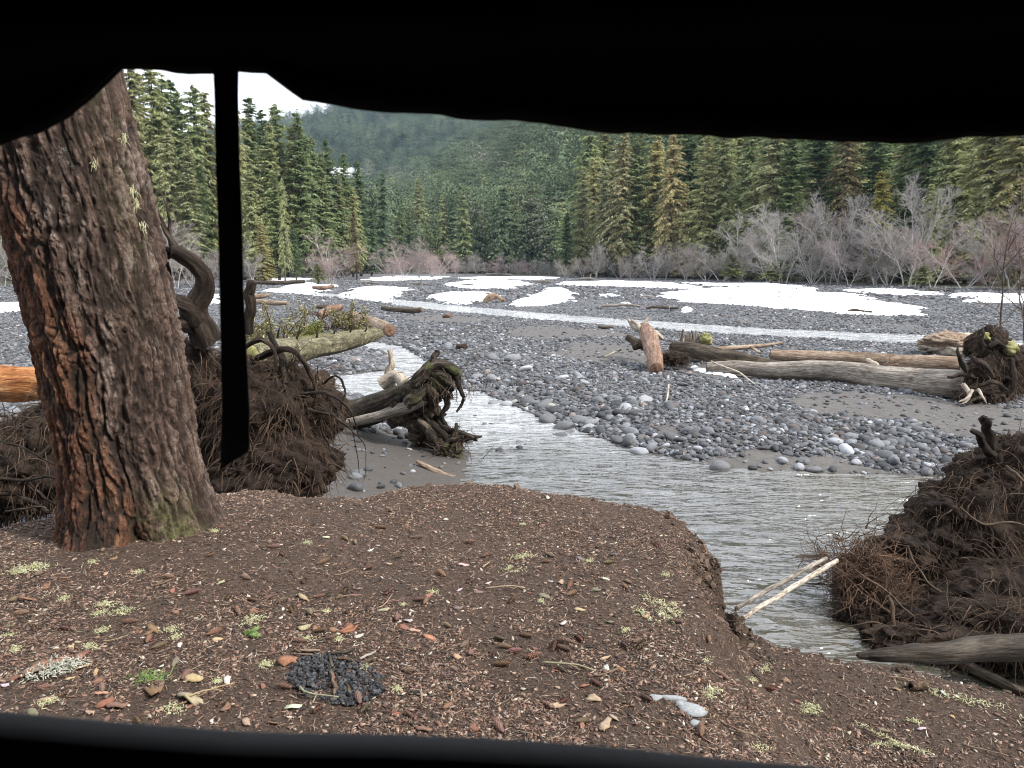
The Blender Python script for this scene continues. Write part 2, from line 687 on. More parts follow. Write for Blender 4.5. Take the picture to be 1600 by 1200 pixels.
def m_water():
    m, t, b = newmat('water')
    b.inputs['Base Color'].default_value = (0.12, 0.115, 0.10, 1)
    b.inputs['Roughness'].default_value = 0.03
    b.inputs['IOR'].default_value = 1.75
    v = ocoord(t)
    mm = t.nodes.new('ShaderNodeMapping')
    mm.inputs['Rotation'].default_value = (0, 0, math.radians(14))
    mm.inputs['Scale'].default_value = (0.6, 1.7, 1)
    t.links.new(v, mm.inputs['Vector'])
    h1 = noise_n(t, mm.outputs[0], 2.6, 2, 0.45, 0.9)
    h2 = noise_n(t, mm.outputs[0], 9.0, 2, 0.5, 0.6)
    h3 = noise_n(t, v, 0.7, 2, 0.5)
    h = mathn(t, 'ADD', h1, mathn(t, 'MULTIPLY', h2, 0.25))
    h = mathn(t, 'MULTIPLY', h, mapr(t, h3, 0.3, 0.7, 0.6, 1.2))
    bump(t, b, h, 1.0, 0.15)
    b.inputs['Specular IOR Level'].default_value = 0.95
    f = noise_n(t, mm.outputs[0], 2.2, 6, 0.75, 1.0)
    dark_reflect = attr(t, 'dark_reflect')
    silt = ramp(t, f, [(0.42, (0.060, 0.058, 0.052)), (0.58, (0.10, 0.10, 0.095)), (0.70, (0.22, 0.22, 0.22))])
    c = mixc(t, dark_reflect, silt, (0.085, 0.078, 0.06))  # dark reflection of the forest painted into the base colour
    foam_sky = ramp(t, noise_n(t, mm.outputs[0], 3.5, 6, 0.8, 1.2), [(0.40, (0.17, 0.175, 0.175)), (0.55, (0.42, 0.43, 0.44)), (0.65, (0.75, 0.76, 0.78))])  # broken white water and reflected sky, both put into the base colour
    c = mixc(t, attr(t, 'riffle_sky'), c, foam_sky)
    t.links.new(c, b.inputs['Base Color'])
    return m


def m_riverbed():
    m, t, b = newmat('riverbed')
    v = ocoord(t)
    c1 = vor_n(t, v, 9, 'F1', 'Color')
    c2 = vor_n(t, v, 22, 'F1', 'Color')
    g1 = ramp(t, mapr(t, c1, 0, 1), [(0.0, (0.03, 0.031, 0.034)), (0.4, (0.08, 0.083, 0.09)), (0.75, (0.15, 0.155, 0.165)), (1.0, (0.34, 0.35, 0.36))])
    g2 = ramp(t, mapr(t, c2, 0, 1), [(0.0, (0.025, 0.025, 0.026)), (0.6, (0.09, 0.093, 0.097)), (1.0, (0.24, 0.24, 0.25))])
    g = mixc(t, mapr(t, noise_n(t, v, 1.1, 3), 0.4, 0.6, 0.2, 0.8), g1, g2)
    sand = ramp(t, noise_n(t, v, 7, 6, 0.7), [(0.3, (0.06, 0.055, 0.052)), (0.7, (0.115, 0.107, 0.10))])
    sm = mathn(t, 'ADD', attr(t, 'sand'), mathn(t, 'MULTIPLY', mathn(t, 'SUBTRACT', noise_n(t, v, 3.0, 5, 0.7), 0.5), 0.8))
    c = mixc(t, mapr(t, sm, 0.35, 0.6), g, sand)
    fl = ramp(t, noise_n(t, v, 0.6, 6, 0.7), [(0.3, (0.022, 0.024, 0.012)), (0.7, (0.06, 0.06, 0.03))])
    c = mixc(t, attr(t, 'forest'), c, fl)
    # submerged bed and damp mud by the waterline
    c = mixc(t, attr(t, 'mud'), c, (0.058, 0.05, 0.044))
    t.links.new(c, b.inputs['Base Color'])
    b.inputs['Roughness'].default_value = 0.8
    b.inputs['Specular IOR Level'].default_value = 0.3
    d = vor_n(t, v, 9)
    d2 = vor_n(t, v, 22)
    hh = mathn(t, 'ADD', mathn(t, 'MULTIPLY', d, -1.0), mathn(t, 'MULTIPLY', d2, -0.45))
    amt = mapr(t, sm, 0.35, 0.6, 1, 0.1)
    bump(t, b, mathn(t, 'MULTIPLY', hh, amt), 1.0, 0.06)
    return m


def m_floor():
    m, t, b = newmat('forest_floor')
    v = ocoord(t)
    f1 = noise_n(t, v, 1.6, 5, 0.6)
    f2 = noise_n(t, v, 45, 5, 0.75, 0.6)
    f3 = noise_n(t, v, 160, 3, 0.7, 0.5)
    a = ramp(t, f2, [(0.30, (0.020, 0.013, 0.010)), (0.5, (0.080, 0.055, 0.042)), (0.66, (0.18, 0.130, 0.10)), (0.78, (0.36, 0.285, 0.22))])
    d = ramp(t, f3, [(0.35, (0.018, 0.013, 0.010)), (0.58, (0.088, 0.061, 0.047)), (0.72, (0.25, 0.19, 0.15))])
    c = mixc(t, mapr(t, f1, 0.35, 0.65, 0.2, 0.8), a, d)
    t.links.new(c, b.inputs['Base Color'])
    b.inputs['Roughness'].default_value = 0.95
    b.inputs['Specular IOR Level'].default_value = 0.15
    n1 = bump(t, b, f2, 0.9, 0.02)
    bump(t, b, f3, 0.8, 0.006, n1)
    return m


def m_bigbark():
    m, t, b = newmat('old_fir_bark')
    v = ocoord(t)
    vs = ocoord(t, (1, 1, 0.28))
    rd = attr(t, 'v')
    f1 = noise_n(t, vs, 9, 6, 0.65)
    f2 = noise_n(t, v, 55, 6, 0.8)
    f3 = noise_n(t, v, 1.7, 3, 0.5)
    pl = vor_n(t, vs, 38, 'F1', 'Color')
    deep = (0.028, 0.016, 0.011)
    red = ramp(t, f1, [(0.3, (0.13, 0.055, 0.030)), (0.5, (0.32, 0.145, 0.08)), (0.70, (0.55, 0.31, 0.19))])
    grey = ramp(t, f1, [(0.3, (0.11, 0.070, 0.054)), (0.5, (0.28, 0.19, 0.15)), (0.70, (0.62, 0.53, 0.47))])
    side = attr(t, 'red')
    sm = mapr(t, mathn(t, 'ADD', side, mathn(t, 'MULTIPLY', mathn(t, 'SUBTRACT', f3, 0.5), 1.3)), 0.35, 0.65)
    c = mixc(t, sm, grey, red)
    c = mixc(t, mapr(t, pl, 0.0, 1.0, 0.0, 0.6), mixc(t, 1.0, c, (0.45, 0.42, 0.40), 'MULTIPLY'), c)
    c = mixc(t, mapr(t, f2, 0.36, 0.6), mixc(t, 1.0, c, (0.30, 0.26, 0.24), 'MULTIPLY'), c)
    c = mixc(t, mapr(t, f2, 0.6, 0.72, 0, 0.5), c, (0.46, 0.40, 0.36))
    c = mixc(t, mapr(t, rd, 0.15, 0.62), deep, c)
    ms = attr(t, 'moss')
    mf = mathn(t, 'MULTIPLY', ms, mapr(t, noise_n(t, v, 14, 6, 0.75), 0.42, 0.58))
    c = mixc(t, mf, c, ramp(t, f2, [(0.35, (0.05, 0.055, 0.015)), (0.65, (0.17, 0.18, 0.06))]))
    lf = mapr(t, noise_n(t, v, 7, 7, 0.8, 0.5), 0.62, 0.68)
    c = mixc(t, mathn(t, 'MULTIPLY', lf, 0.55), c, (0.30, 0.31, 0.27))
    t.links.new(c, b.inputs['Base Color'])
    b.inputs['Roughness'].default_value = 0.8
    b.inputs['Specular IOR Level'].default_value = 0.35
    n1 = bump(t, b, f2, 1.0, 0.02)
    bump(t, b, noise_n(t, vs, 120, 4, 0.7), 0.7, 0.006, n1)
    return m


def m_fabric():
    m, t, b = newmat('black_tent_fabric')
    v = ocoord(t)
    t.links.new(ramp(t, noise_n(t, v, 3, 3), [(0.3, (0.007, 0.0065, 0.006)), (0.7, (0.013, 0.012, 0.0115))]), b.inputs['Base Color'])
    b.inputs['Roughness'].default_value = 0.75
    b.inputs['Specular IOR Level'].default_value = 0.25
    w = t.nodes.new('ShaderNodeTexWave')
    w.inputs['Scale'].default_value = 350
    t.links.new(v, w.inputs['Vector'])
    bump(t, b, w.outputs['Fac'], 0.15, 0.0006)
    return m


M['snow'] = m_snow()
M['water'] = m_water()
M['riverbed'] = m_riverbed()
M['floor'] = m_floor()
M['bigbark'] = m_bigbark()
M['fabric'] = m_fabric()
M['fabric_lit'] = simple('lit_tent_fabric', (0.15, 0.147, 0.144), (0.19, 0.187, 0.184), 4, 0.8, 300, 0.1, 0.0005)  # tent fabric in a paler copy, sky light on the sill put in

# ------------------------------------------------------------------ terrain functions
CH = [(1900, 752), (1600, 748), (1450, 742), (1300, 740), (1180, 738), (1110, 726), (1050, 716), (980, 700), (900, 672), (850, 655),
      (780, 625), (720, 605), (690, 585), (662, 562), (628, 542), (560, 530), (470, 526), (440, 532), (540, 541), (600, 550),
      (612, 562), (606, 578), (560, 584), (490, 586), (470, 595), (490, 607), (560, 618), (620, 650), (690, 692), (738, 706),
      (728, 735), (722, 760), (780, 850), (900, 930), (1050, 1010), (1200, 1080), (1400, 1090), (1750, 1120), (1950, 900)]
RIV = np.array([P(x, y, 0)[:2] for x, y in CH])
ST = [(300, 449), (380, 454), (470, 457), (560, 463), (640, 472), (700, 479), (800, 488), (900, 496), (1000, 503), (1100, 510), (1250, 518), (1420, 526), (1600, 535), (1800, 545)]
STL = np.array([P(x, y, 0.12)[:2] for x, y in ST])
STW = 1.35
RFOOT = [(95, -120), (60, 60), (43, 109), (17, 172), (-22, 240), (-70, 330), (-140, 470), (-300, 800), (-700, 1500), (-1200, 2400)]
LFOOT = [(-75, -120), (-66, 60), (-62, 118), (-52, 146), (-44, 176), (-48, 215), (-75, 300), (-160, 470), (-330, 800), (-740, 1500), (-1300, 2400)]
SANDS = [(960, 553, 2.2), (1050, 668, 0.35), (1350, 640, 1.4), (1500, 655, 1.6), (640, 720, 1.3), (590, 745, 1.2), (1210, 724, 1.1),
         (1330, 728, 0.9), (1130, 580, 1.3), (1250, 590, 1.2), (880, 520, 3), (1560, 600, 1.2), (700, 500, 2.5), (1100, 722, 0.7), (540, 700, 1.3), (1440, 640, 1.0)]
SANDC = [(P(x, y, 0.2)[:2], r) for x, y, r in SANDS]


def ridge_h(x, y):
    dB = sdline(x, y, RFOOT)
    zB = 0.5 * np.maximum(0, dB - 35)
    crest = 335 + 0.36 * (x + 330) + 26 * n2(x, y, 260, 3, 9)
    zA = 0.36 * np.maximum(0, y - 640 + 0.25 * x)
    z = np.maximum(zB * 1.0, zA * sstep(-20, 60, dB))
    z = z + sstep(10, 120, z) * 22 * n2(x, y, 150, 4, 5)
    cap = np.where(y > 1050, np.maximum(crest, 60), 1e5)
    z = np.minimum(z, cap)
    return np.maximum(z, 0)


def sandm(x, y):
    s = 0.45 * sstep(0.1, 0.4, n2(x, y, 3.5, 3, 21))
    for c, r in SANDC:
        s = np.maximum(s, 1 - sstep(0.5, 1.2, np.hypot((x - c[0]), (y - c[1]) * 0.8) / r + 0.35 * n2(x, y, 0.8, 2, 5)))
    return s


def H(x, y):
    x = np.asarray(x, float)
    y = np.asarray(y, float)
    sd = sdpoly(x, y, RIV) + 0.12 * n2(x, y, 0.7, 3, 3)
    base = 0.30 + 0.16 * n2(x, y, 5, 3, 1) + 0.10 * n2(x, y, 1.6, 2, 2) * (1 - sstep(20, 60, y))
    base = base + 0.10 * sstep(20, 60, y)
    base = np.maximum(base, 0.10)
    # left bank a little lower, damp mud
    mudz = 1 - sstep(1.5, 3.0, np.hypot(x + 1.3, y - 10.0))
    base = base * (1 - 0.25 * mudz)
    up = sstep(-0.02, 1.7, sd)
    dn = sstep(0.0, 1.2, -sd)
    z = base * (0.12 * sstep(-0.05, 0.15, sd) + 0.88 * up) - 0.35 * dn - 0.015
    ds = np.abs(sdline(x, y, STL))
    k = 1 - sstep(STW * 0.7, STW * 1.7, ds + 0.4 * n2(x, y, 2.0, 2, 4))
    far = sstep(20, 26, y)
    z = z * (1 - far * (1 - sstep(STW, STW + 8.0, ds)) * 0.85)
    z = z * (1 - k * far) + (-0.12) * k * far
    return z + ridge_h(x, y)


# bank edge traced where it stands (z of each point known)
ED = [(-700, 1030, 1.28), (-350, 880, 1.3), (-150, 835, 1.3), (0, 815, 1.3), (110, 790, 1.3), (240, 772, 1.3), (330, 763, 1.3), (410, 757, 1.3), (490, 768, 1.3), (560, 769, 1.3),
      (640, 752, 1.3), (720, 748, 1.3), (800, 752, 1.3), (870, 764, 1.3), (960, 776, 1.3), (1046, 789, 1.3), (1092, 826, 1.3), (1126, 868, 1.3), (1134, 905, 1.22),
      (1150, 948, 1.0), (1185, 975, 0.95), (1240, 996, 0.92), (1310, 1018, 0.9), (1380, 1030, 0.9), (1460, 1043, 0.9), (1530, 1060, 0.9), (1620, 1082, 0.9), (1850, 1150, 0.9), (2300, 1290, 0.9)]
EDW = [tuple(P(a, b, c)[:2]) for a, b, c in ED] + [(7, 1.0), (8, -6), (-9, -6), (-9, 3.4)]


def FH(x, y, fine=True):
    x = np.asarray(x, float)
    y = np.asarray(y, float)
    sd = -sdpoly(x, y, EDW)          # positive inside
    if fine:
        sd = sd + 0.05 * n2(x, y, 0.16, 4, 31) + 0.05 * n2(x, y, 0.9, 2, 32)
    w = 0.16 + 0.9 * sstep(0.0, 1.4, 3.75 - y)
    xc = 1.12 - 0.10 * sstep(0, 0.8, np.abs(y - 3.75)) + (0.10 * n2(x, y, 0.13, 4, 37) if fine else 0)
    drop = 0.38 * sstep(-0.5, 0.5, (x - xc) / w) * sstep(4.1, 3.78, y)
    z = 1.3 - drop
    z = z + 0.035 * n2(x, y, 1.3, 3, 33) + 0.06 * np.exp(-((x + 2.05) ** 2 + (y - 4.2) ** 2) / 0.5)
    # worn hollow under the lip of the bank
    z = z - 0.20 * np.exp(-(((x - 1.09) / 0.11) ** 2 + ((y - 3.78) / 0.24) ** 2)) * (1 + 0.8 * n2(x, y, 0.08, 3, 36))
    if fine:
        z = z + 0.012 * n2(x, y, 0.12, 3, 34) + 0.006 * n2(x, y, 0.035, 2, 35)
    if fine:
        sc_ = np.exp(-(((x - 1.12) / 0.16) ** 2 + ((y - 3.75) / 0.4) ** 2)) + 0.6 * sstep(0.25, 0.0, sd) * (sd > -0.4)
        z = z + sc_ * (0.05 * n2(x, y, 0.06, 3, 38) + 0.04 * n2(x, y, 0.15, 2, 39))
    # crumbling edge then the cut bank
    z = z - 0.05 * (1 - sstep(0.0, 0.22, sd))
    z = np.where(sd < 0.02, z - 1.75 * sstep(0.02, -0.30, sd), z)
    return z


def add_attr(o, name, vals):
    at = o.data.attributes.new(name, 'FLOAT', 'POINT')
    at.data.foreach_set('value', np.asarray(vals, np.float32).ravel())


# riverbed and hills in one sheet
ys = [-200, -120, -60, -30, -12, -4, 0.5, 3, 4.2]
while ys[-1] < 2600:
    ys.append(ys[-1] + max(0.055, 0.0135 * ys[-1]))
ys = np.array(ys)
s_ = np.linspace(-1, 1, 381)
xs = 2600 * np.sinh(s_ * 8.2) / math.sinh(8.2)
xs = xs + 0.4 * sstep(0, 1, np.abs(s_)) * 0
X, Y = np.meshgrid(xs, ys)
Z = H(X, Y)
under = (Y < 4.2) & (np.abs(X) < 9) & (Y > -7)
Z = np.where(under, np.minimum(Z, 0.2), Z)
mb = MB().grid(np.stack([X, Y, Z], -1))
bed = mb.build('riverbed', M['riverbed'])
tag(bed, kind='structure', label='grey gravel riverbed running up the valley to the forested hillside')
add_attr(bed, 'sand', sandm(X, Y) * (Y < 90))
add_attr(bed, 'forest', np.maximum(sstep(-3, 6, sdline(X, Y, RFOOT)), sstep(3, -6, sdline(X, Y, LFOOT))))
sdr = sdpoly(X, Y, RIV)
add_attr(bed, 'mud', np.maximum(sstep(0.25, -0.1, sdr) * 0.8, 0.75 * (1 - sstep(1.2, 3.2, np.hypot(X + 1.5, Y - 10.2)))))

# the bank the camera stands on
xa = np.concatenate([np.linspace(-9, -4.3, 12)[:-1], np.arange(-4.3, 3.6, 0.024), np.linspace(3.6, 8, 12)[1:]])
ya = np.concatenate([np.linspace(-6, 1.6, 12)[:-1], np.arange(1.6, 6.6, 0.024)])
X, Y = np.meshgrid(xa, ya)
Z = FH(X, Y)
mb = MB().grid(np.stack([X, Y, Z], -1))
fl = mb.build('forest_floor', M['floor'])
tag(fl, kind='structure', label='brown needle covered river bank in the foreground')

# water sheets
yw = []
q = 4.3
while q < 34:
    yw.append(q)
    q += max(0.05, 0.008 * q)
X, Y = np.meshgrid(np.arange(-9, 14, 0.06), np.array(yw))
Zw = 0.026 * n2(X * 0.55 + Y * 0.25, Y * 1.5 - X * 0.45, 0.34, 3, 51) + 0.014 * n2(X, Y, 0.9, 2, 52)
Gw = np.stack([X, Y, Zw], -1)
sdw = sdpoly(X, Y, RIV)
c_ = X.shape[1]
i_, j_ = np.meshgrid(np.arange(X.shape[0] - 1), np.arange(c_ - 1), indexing='ij')
quads = np.stack([i_ * c_ + j_, i_ * c_ + j_ + 1, (i_ + 1) * c_ + j_ + 1, (i_ + 1) * c_ + j_], -1).reshape(-1, 4)
keep = sdw.ravel()[quads].min(1) < 0.45
wat = MB().add(Gw.reshape(-1, 3), quads[keep]).build('river', M['water'])
used = np.unique(quads[keep])
_wx = np.array([v_.co[:2] for v_ in wat.data.vertices])
add_attr(wat, 'dark_reflect', np.clip(sstep(3.2, 5.2, _wx[:, 0]) * sstep(0, 3.0, _wx[:, 1] - 6.2) + 0.7 * sstep(7.0, 5.6, _wx[:, 1]) + 0.5 * sstep(1.5, 4.0, _wx[:, 0]), 0, 1))  # where the darker reflected forest is painted in
add_attr(wat, 'riffle_sky', 0.75 * sstep(10.5, 14.0, _wx[:, 1]))
tag(wat, kind='structure', label='rippled grey river flowing past the foreground bank')
tt = np.linspace(0, len(STL) - 1, 260)
cx = np.interp(tt, range(len(STL)), STL[:, 0])
cy = np.interp(tt, range(len(STL)), STL[:, 1])
tx, ty = np.gradient(cx), np.gradient(cy)
nl = np.hypot(tx, ty)
off = np.linspace(-3.2, 3.2, 34)
SX = cx[:, None] + (-ty / nl)[:, None] * off
SY = cy[:, None] + (tx / nl)[:, None] * off
SZ = 0.03 + 0.03 * n2(SX, SY, 0.5, 3, 53)
so_ = MB().grid(np.stack([SX, SY, SZ], -1)).build('stream', M['water'])
add_attr(so_, 'riffle_sky', np.ones(SX.size) * 0.95)
tag(so_, kind='structure', label='narrow pale stream crossing the gravel bar')

# snow patches
SN = [
    [(1015, 466), (1040, 456), (1110, 450), (1200, 452), (1290, 458), (1330, 463), (1345, 471), (1400, 478), (1440, 487), (1425, 492), (1330, 493), (1270, 490), (1200, 480), (1120, 475), (1040, 474)],
    [(875, 442), (960, 439.5), (1060, 443), (1090, 449), (1060, 452), (960, 448), (880, 447)],
    [(1075, 443), (1200, 443.5), (1290, 451), (1280, 455), (1200, 450), (1100, 447)],
    [(690, 444), (740, 438), (800, 437), (835, 443), (800, 452), (720, 453)],
    [(800, 468), (838, 460), (846, 452), (880, 450), (905, 462), (902, 472), (850, 475), (810, 474)],
    [(520, 458), (560, 449), (610, 447), (645, 453), (615, 461)],
    [(410, 452), (470, 443), (530, 446), (490, 456)],
    [(655, 462), (700, 457), (765, 457), (790, 464), (720, 471)],
    [(1490, 465), (1530, 460), (1600, 461), (1700, 466), (1640, 476), (1520, 473)],
    [(-60, 478), (0, 476), (70, 470), (75, 484), (0, 489), (-60, 492)],
    [(255, 478), (300, 466), (350, 459), (350, 474), (300, 480)],
    [(1566, 638), (1600, 629), (1650, 631), (1620, 646)],
    [(1070, 563), (1100, 567), (1160, 583), (1150, 588), (1090, 576)],
    [(560, 437), (610, 432), (700, 433), (680, 437), (600, 440)],
    [(1310, 455), (1400, 452), (1490, 461), (1400, 463)],
    [(720, 435), (780, 432), (870, 434), (840, 438), (760, 438)],
    [(400, 437), (450, 434), (500, 437), (450, 441)],
    [(930, 462), (960, 460), (970, 464), (945, 466)],
    [(1060, 481), (1080, 480), (1085, 485), (1065, 486)],
    [(965, 474), (990, 473), (988, 477), (970, 478)],
]
for q, poly in enumerate(SN):
    W_ = np.array([P(x, y, 0.34)[:2] for x, y in poly])
    lo, hi = W_.min(0), W_.max(0)
    nx = int(np.clip((hi[0] - lo[0]) / 0.25, 24, 120))
    ny = int(np.clip((hi[1] - lo[1]) / 0.35, 24, 110))
    X, Y = np.meshgrid(np.linspace(lo[0] - 0.5, hi[0] + 0.5, nx), np.linspace(lo[1] - 0.5, hi[1] + 0.5, ny))
    sz = min(hi - lo)
    sd = sdpoly(X, Y, W_) + 0.24 * sz * n2(X, Y, sz * 0.3, 5, 60 + q) + 0.5 * np.maximum(0, n2(X, Y, 1.3, 3, 160 + q))
    th = min(0.13, 0.012 * sz + 0.06)
    Z = H(X, Y) - 0.04 + (th + 0.04) * sstep(0.0, min(0.09 * sz, 0.7) + 0.1, -sd) + 0.02 * n2(X, Y, 1.8, 3, 8) * sstep(0, 1, -sd)
    c_ = X.shape[1]
    i_, j_ = np.meshgrid(np.arange(X.shape[0] - 1), np.arange(c_ - 1), indexing='ij')
    quads = np.stack([i_ * c_ + j_, i_ * c_ + j_ + 1, (i_ + 1) * c_ + j_ + 1, (i_ + 1) * c_ + j_], -1).reshape(-1, 4)
    keep = sd.ravel()[quads].min(1) < 0.02
    if keep.sum() < 4:
        continue
    o = MB().add(np.stack([X, Y, Z], -1).reshape(-1, 3), quads[keep]).build('snow_patch', M['snow'])
    tag(o, kind='structure')

# ------------------------------------------------------------------ scatter (geometry nodes)


def scatter(name, pts, rot, scl, col, pick, sources, label=None, cat=None, kind='stuff', parent=None):
    me = bpy.data.meshes.new(name)
    n = len(pts)
    me.vertices.add(n)
    me.vertices.foreach_set('co', np.asarray(pts, np.float32).ravel())
    a = me.attributes.new('rot', 'FLOAT_VECTOR', 'POINT')
    a.data.foreach_set('vector', np.asarray(rot, np.float32).ravel())
    a = me.attributes.new('scl', 'FLOAT_VECTOR', 'POINT')
    a.data.foreach_set('vector', np.asarray(scl, np.float32).ravel())
    a = me.attributes.new('col', 'FLOAT_COLOR', 'POINT')
    a.data.foreach_set('color', np.concatenate([np.asarray(col, np.float32), np.ones((n, 1), np.float32)], 1).ravel())
    a = me.attributes.new('pick', 'INT', 'POINT')
    a.data.foreach_set('value', np.asarray(pick, np.int32))
    o = bpy.data.objects.new(name, me)
    COL.objects.link(o)
    if parent:
        o.parent = parent
    src = bpy.data.collections.new(name + '_pieces')
    for i, s in enumerate(sources):
        so = bpy.data.objects.new('%s_piece_%02d' % (name, i), s)
        src.objects.link(so)
    g = bpy.data.node_groups.new(name + '_nodes', 'GeometryNodeTree')
    g.interface.new_socket('Geometry', in_out='INPUT', socket_type='NodeSocketGeometry')
    g.interface.new_socket('Geometry', in_out='OUTPUT', socket_type='NodeSocketGeometry')
    N = g.nodes
    gi, go = N.new('NodeGroupInput'), N.new('NodeGroupOutput')
    ci = N.new('GeometryNodeCollectionInfo')
    ci.inputs['Collection'].default_value = src
    ci.inputs['Separate Children'].default_value = True
    ci.inputs['Reset Children'].default_value = True
    ip = N.new('GeometryNodeInstanceOnPoints')
    ip.inputs['Pick Instance'].default_value = True

    def na(nm, dt):
        x = N.new('GeometryNodeInputNamedAttribute')
        x.data_type = dt
        x.inputs['Name'].default_value = nm
        return x.outputs['Attribute']
    l = g.links.new
    l(gi.outputs[0], ip.inputs['Points'])
    l(ci.outputs[0], ip.inputs['Instance'])
    l(na('pick', 'INT'), ip.inputs['Instance Index'])
    er = N.new('FunctionNodeEulerToRotation')
    l(na('rot', 'FLOAT_VECTOR'), er.inputs[0])
    l(er.outputs[0], ip.inputs['Rotation'])
    l(na('scl', 'FLOAT_VECTOR'), ip.inputs['Scale'])
    l(ip.outputs[0], go.inputs[0])
    md = o.modifiers.new('scatter', 'NODES')
    md.node_group = g
    tag(o, label, cat, None, kind)
    return o


import bmesh


def ico(sub, seed, rough=0.18, name='stone', mat=None, flat=False):
    bm = bmesh.new()
    bmesh.ops.create_icosphere(bm, subdivisions=sub, radius=1)
    V = np.array([v.co[:] for v in bm.verts])
    r = 1 + rough * fbm(V * 1.1 + seed * 5.1, 2, seed) * 2
    # flattened facets, as on water-worn stone
    rg = np.random.default_rng(seed)
    for _ in range(3):
        n = unit(rg.normal(0, 1, 3))
        dd = V @ n
        r = np.where(dd > 0.72, r * (0.72 / np.maximum(dd, 0.72)) ** 0.7, r)
    V = V * r[:, None]
    for v, c in zip(bm.verts, V):
        v.co = c
    me = bpy.data.meshes.new(name)
    bm.to_mesh(me)
    bm.free()
    if not flat:
        me.polygons.foreach_set('use_smooth', np.ones(len(me.polygons), bool))
    me.materials.append(mat)
    return me


def stone_cols(n, rg):
    g = rg.choice([0.055, 0.09, 0.13, 0.19, 0.28, 0.42], n, p=[0.28, 0.31, 0.22, 0.13, 0.05, 0.01]) * rg.uniform(0.75, 1.15, n)
    c = g[:, None] * np.array([0.95, 0.985, 1.06])
    w = rg.random(n)
    c[w < 0.07] = (g[w < 0.07, None]) * np.array([1.12, 0.92, 0.87])
    c[(w > 0.07) & (w < 0.13)] *= np.array([1.08, 1.02, 0.86])
    return c


# cobbles
rg = np.random.default_rng(5)
px_, py_, r_ = [], [], []


def sample_zone(n, y0, y1, umin, umax, rmin, rmax, pw=2.2):
    y = np.exp(rg.uniform(math.log(y0), math.log(y1), n * 3)) if y1 / y0 > 2 else rg.uniform(y0, y1, n * 3)
    u = rg.uniform(umin, umax, n * 3)
    x = u * y
    rr = rmin + (rmax - rmin) * rg.random(n * 3) ** pw
    return x, y, rr


zones = [(80000, 8.5, 24, -0.55, 0.85, 0.012, 0.068, 3.0), (3500, 8.5, 24, -0.55, 0.85, 0.05, 0.12, 2.4), (110000, 20, 62, -0.85, 0.85, 0.024, 0.10, 3.0), (30000, 55, 150, -0.8, 0.85, 0.08, 0.22, 2.6), (9000, 8.5, 26, -0.85, -0.1, 0.02, 0.11, 2.5)]
for zz in zones:
    x, y, rr = sample_zone(*zz)
    sm = sandm(x, y)
    sd = sdpoly(x, y, RIV)
    ds = np.abs(sdline(x, y, STL))
    clus = n2(x, y, 1.1, 3, 77)
    p = (1 - 0.94 * sstep(0.3, 0.55, sm)) * (0.55 + 0.9 * sstep(-0.2, 0.35, clus))
    p = p * (sd > 0.02) * ((ds > STW * 1.1) | (y < 20))
    p = p * (sdline(x, y, RFOOT) < 2) * (sdline(x, y, LFOOT) > -2)
    # larger cobbles line the channel
    rim = np.exp(-(np.maximum(sd, 0) / 1.4) ** 2)
    rr = rr * (1 + 0.9 * rim * (rg.random(len(x)) ** 2)) * (0.85 + 0.45 * sstep(0, 0.5, clus))
    p = p * (1 - 0.65 * (1 - sstep(1.5, 3.2, np.hypot(x + 1.3, y - 10.2))))
    k = rg.random(len(x)) < p
    idx = np.nonzero(k)[0][:zz[0]]
    px_.append(x[idx]); py_.append(y[idx]); r_.append(rr[idx])
# a few stones standing in the shallows
for a, b, r in [(757, 663, 0.07), (768, 662, 0.05), (810, 690, 0.06), (799, 700, 0.05), (812, 700, 0.08), (780, 703, 0.07), (733, 690, 0.07), (742, 650, 0.06), (820, 695, 0.05)]:
    q = P(a, b, 0.0)
    px_.append([q[0]]); py_.append([q[1]]); r_.append([r])
nshal = 9
# hand placed larger cobbles seen in the photograph
BIGC = [(820, 580, 0.20, 0.45), (825, 612, 0.22, 0.10), (770, 610, 0.17, 0.2), (790, 612, 0.15, 0.33), (850, 618, 0.20, 0.13), (842, 595, 0.13, 0.2), (880, 645, 0.22, 0.13), (905, 640, 0.17, 0.15), (935, 622, 0.17, 0.14), (855, 635, 0.2, 0.12),
        (878, 655, 0.2, 0.09), (978, 635, 0.16, 0.33), (920, 648, 0.15, 0.28), (897, 665, 0.14, 0.33), (915, 600, 0.14, 0.3), (1048, 637, 0.2, 0.09), (1000, 680, 0.15, 0.3), (1125, 702, 0.17, 0.14), (1060, 712, 0.12, 0.12), (880, 588, 0.17, 0.36), (1010, 622, 0.16, 0.28),
        (768, 585, 0.2, 0.2), (740, 592, 0.17, 0.14), (745, 580, 0.15, 0.2), (1340, 700, 0.10, 0.3), (1250, 705, 0.11, 0.3), (700, 540, 0.2, 0.2), (770, 562, 0.2, 0.15), (800, 565, 0.25, 0.2), (983, 670, 0.15, 0.08), (1185, 655, 0.14, 0.16)]
for a, b, r, g in BIGC:
    q = P(a, b, 0.28)
    px_.append([q[0]]); py_.append([q[1]]); r_.append([r])
sx, sy, sr = map(np.concatenate, (px_, py_, r_))
sz = H(sx, sy)
zc = sz + sr * 0.18
shal = slice(len(sx) - nshal - len(BIGC), len(sx) - len(BIGC))
zc[shal] = -0.01
scol = stone_cols(len(sx), rg)
for i, (a, b, r, g) in enumerate(BIGC):
    scol[len(sx) - len(BIGC) + i] = np.array([0.96, 0.99, 1.04]) * g
srot = np.stack([rg.normal(0, 0.22, len(sx)), rg.normal(0, 0.22, len(sx)), rg.uniform(0, 6.28, len(sx))], -1)
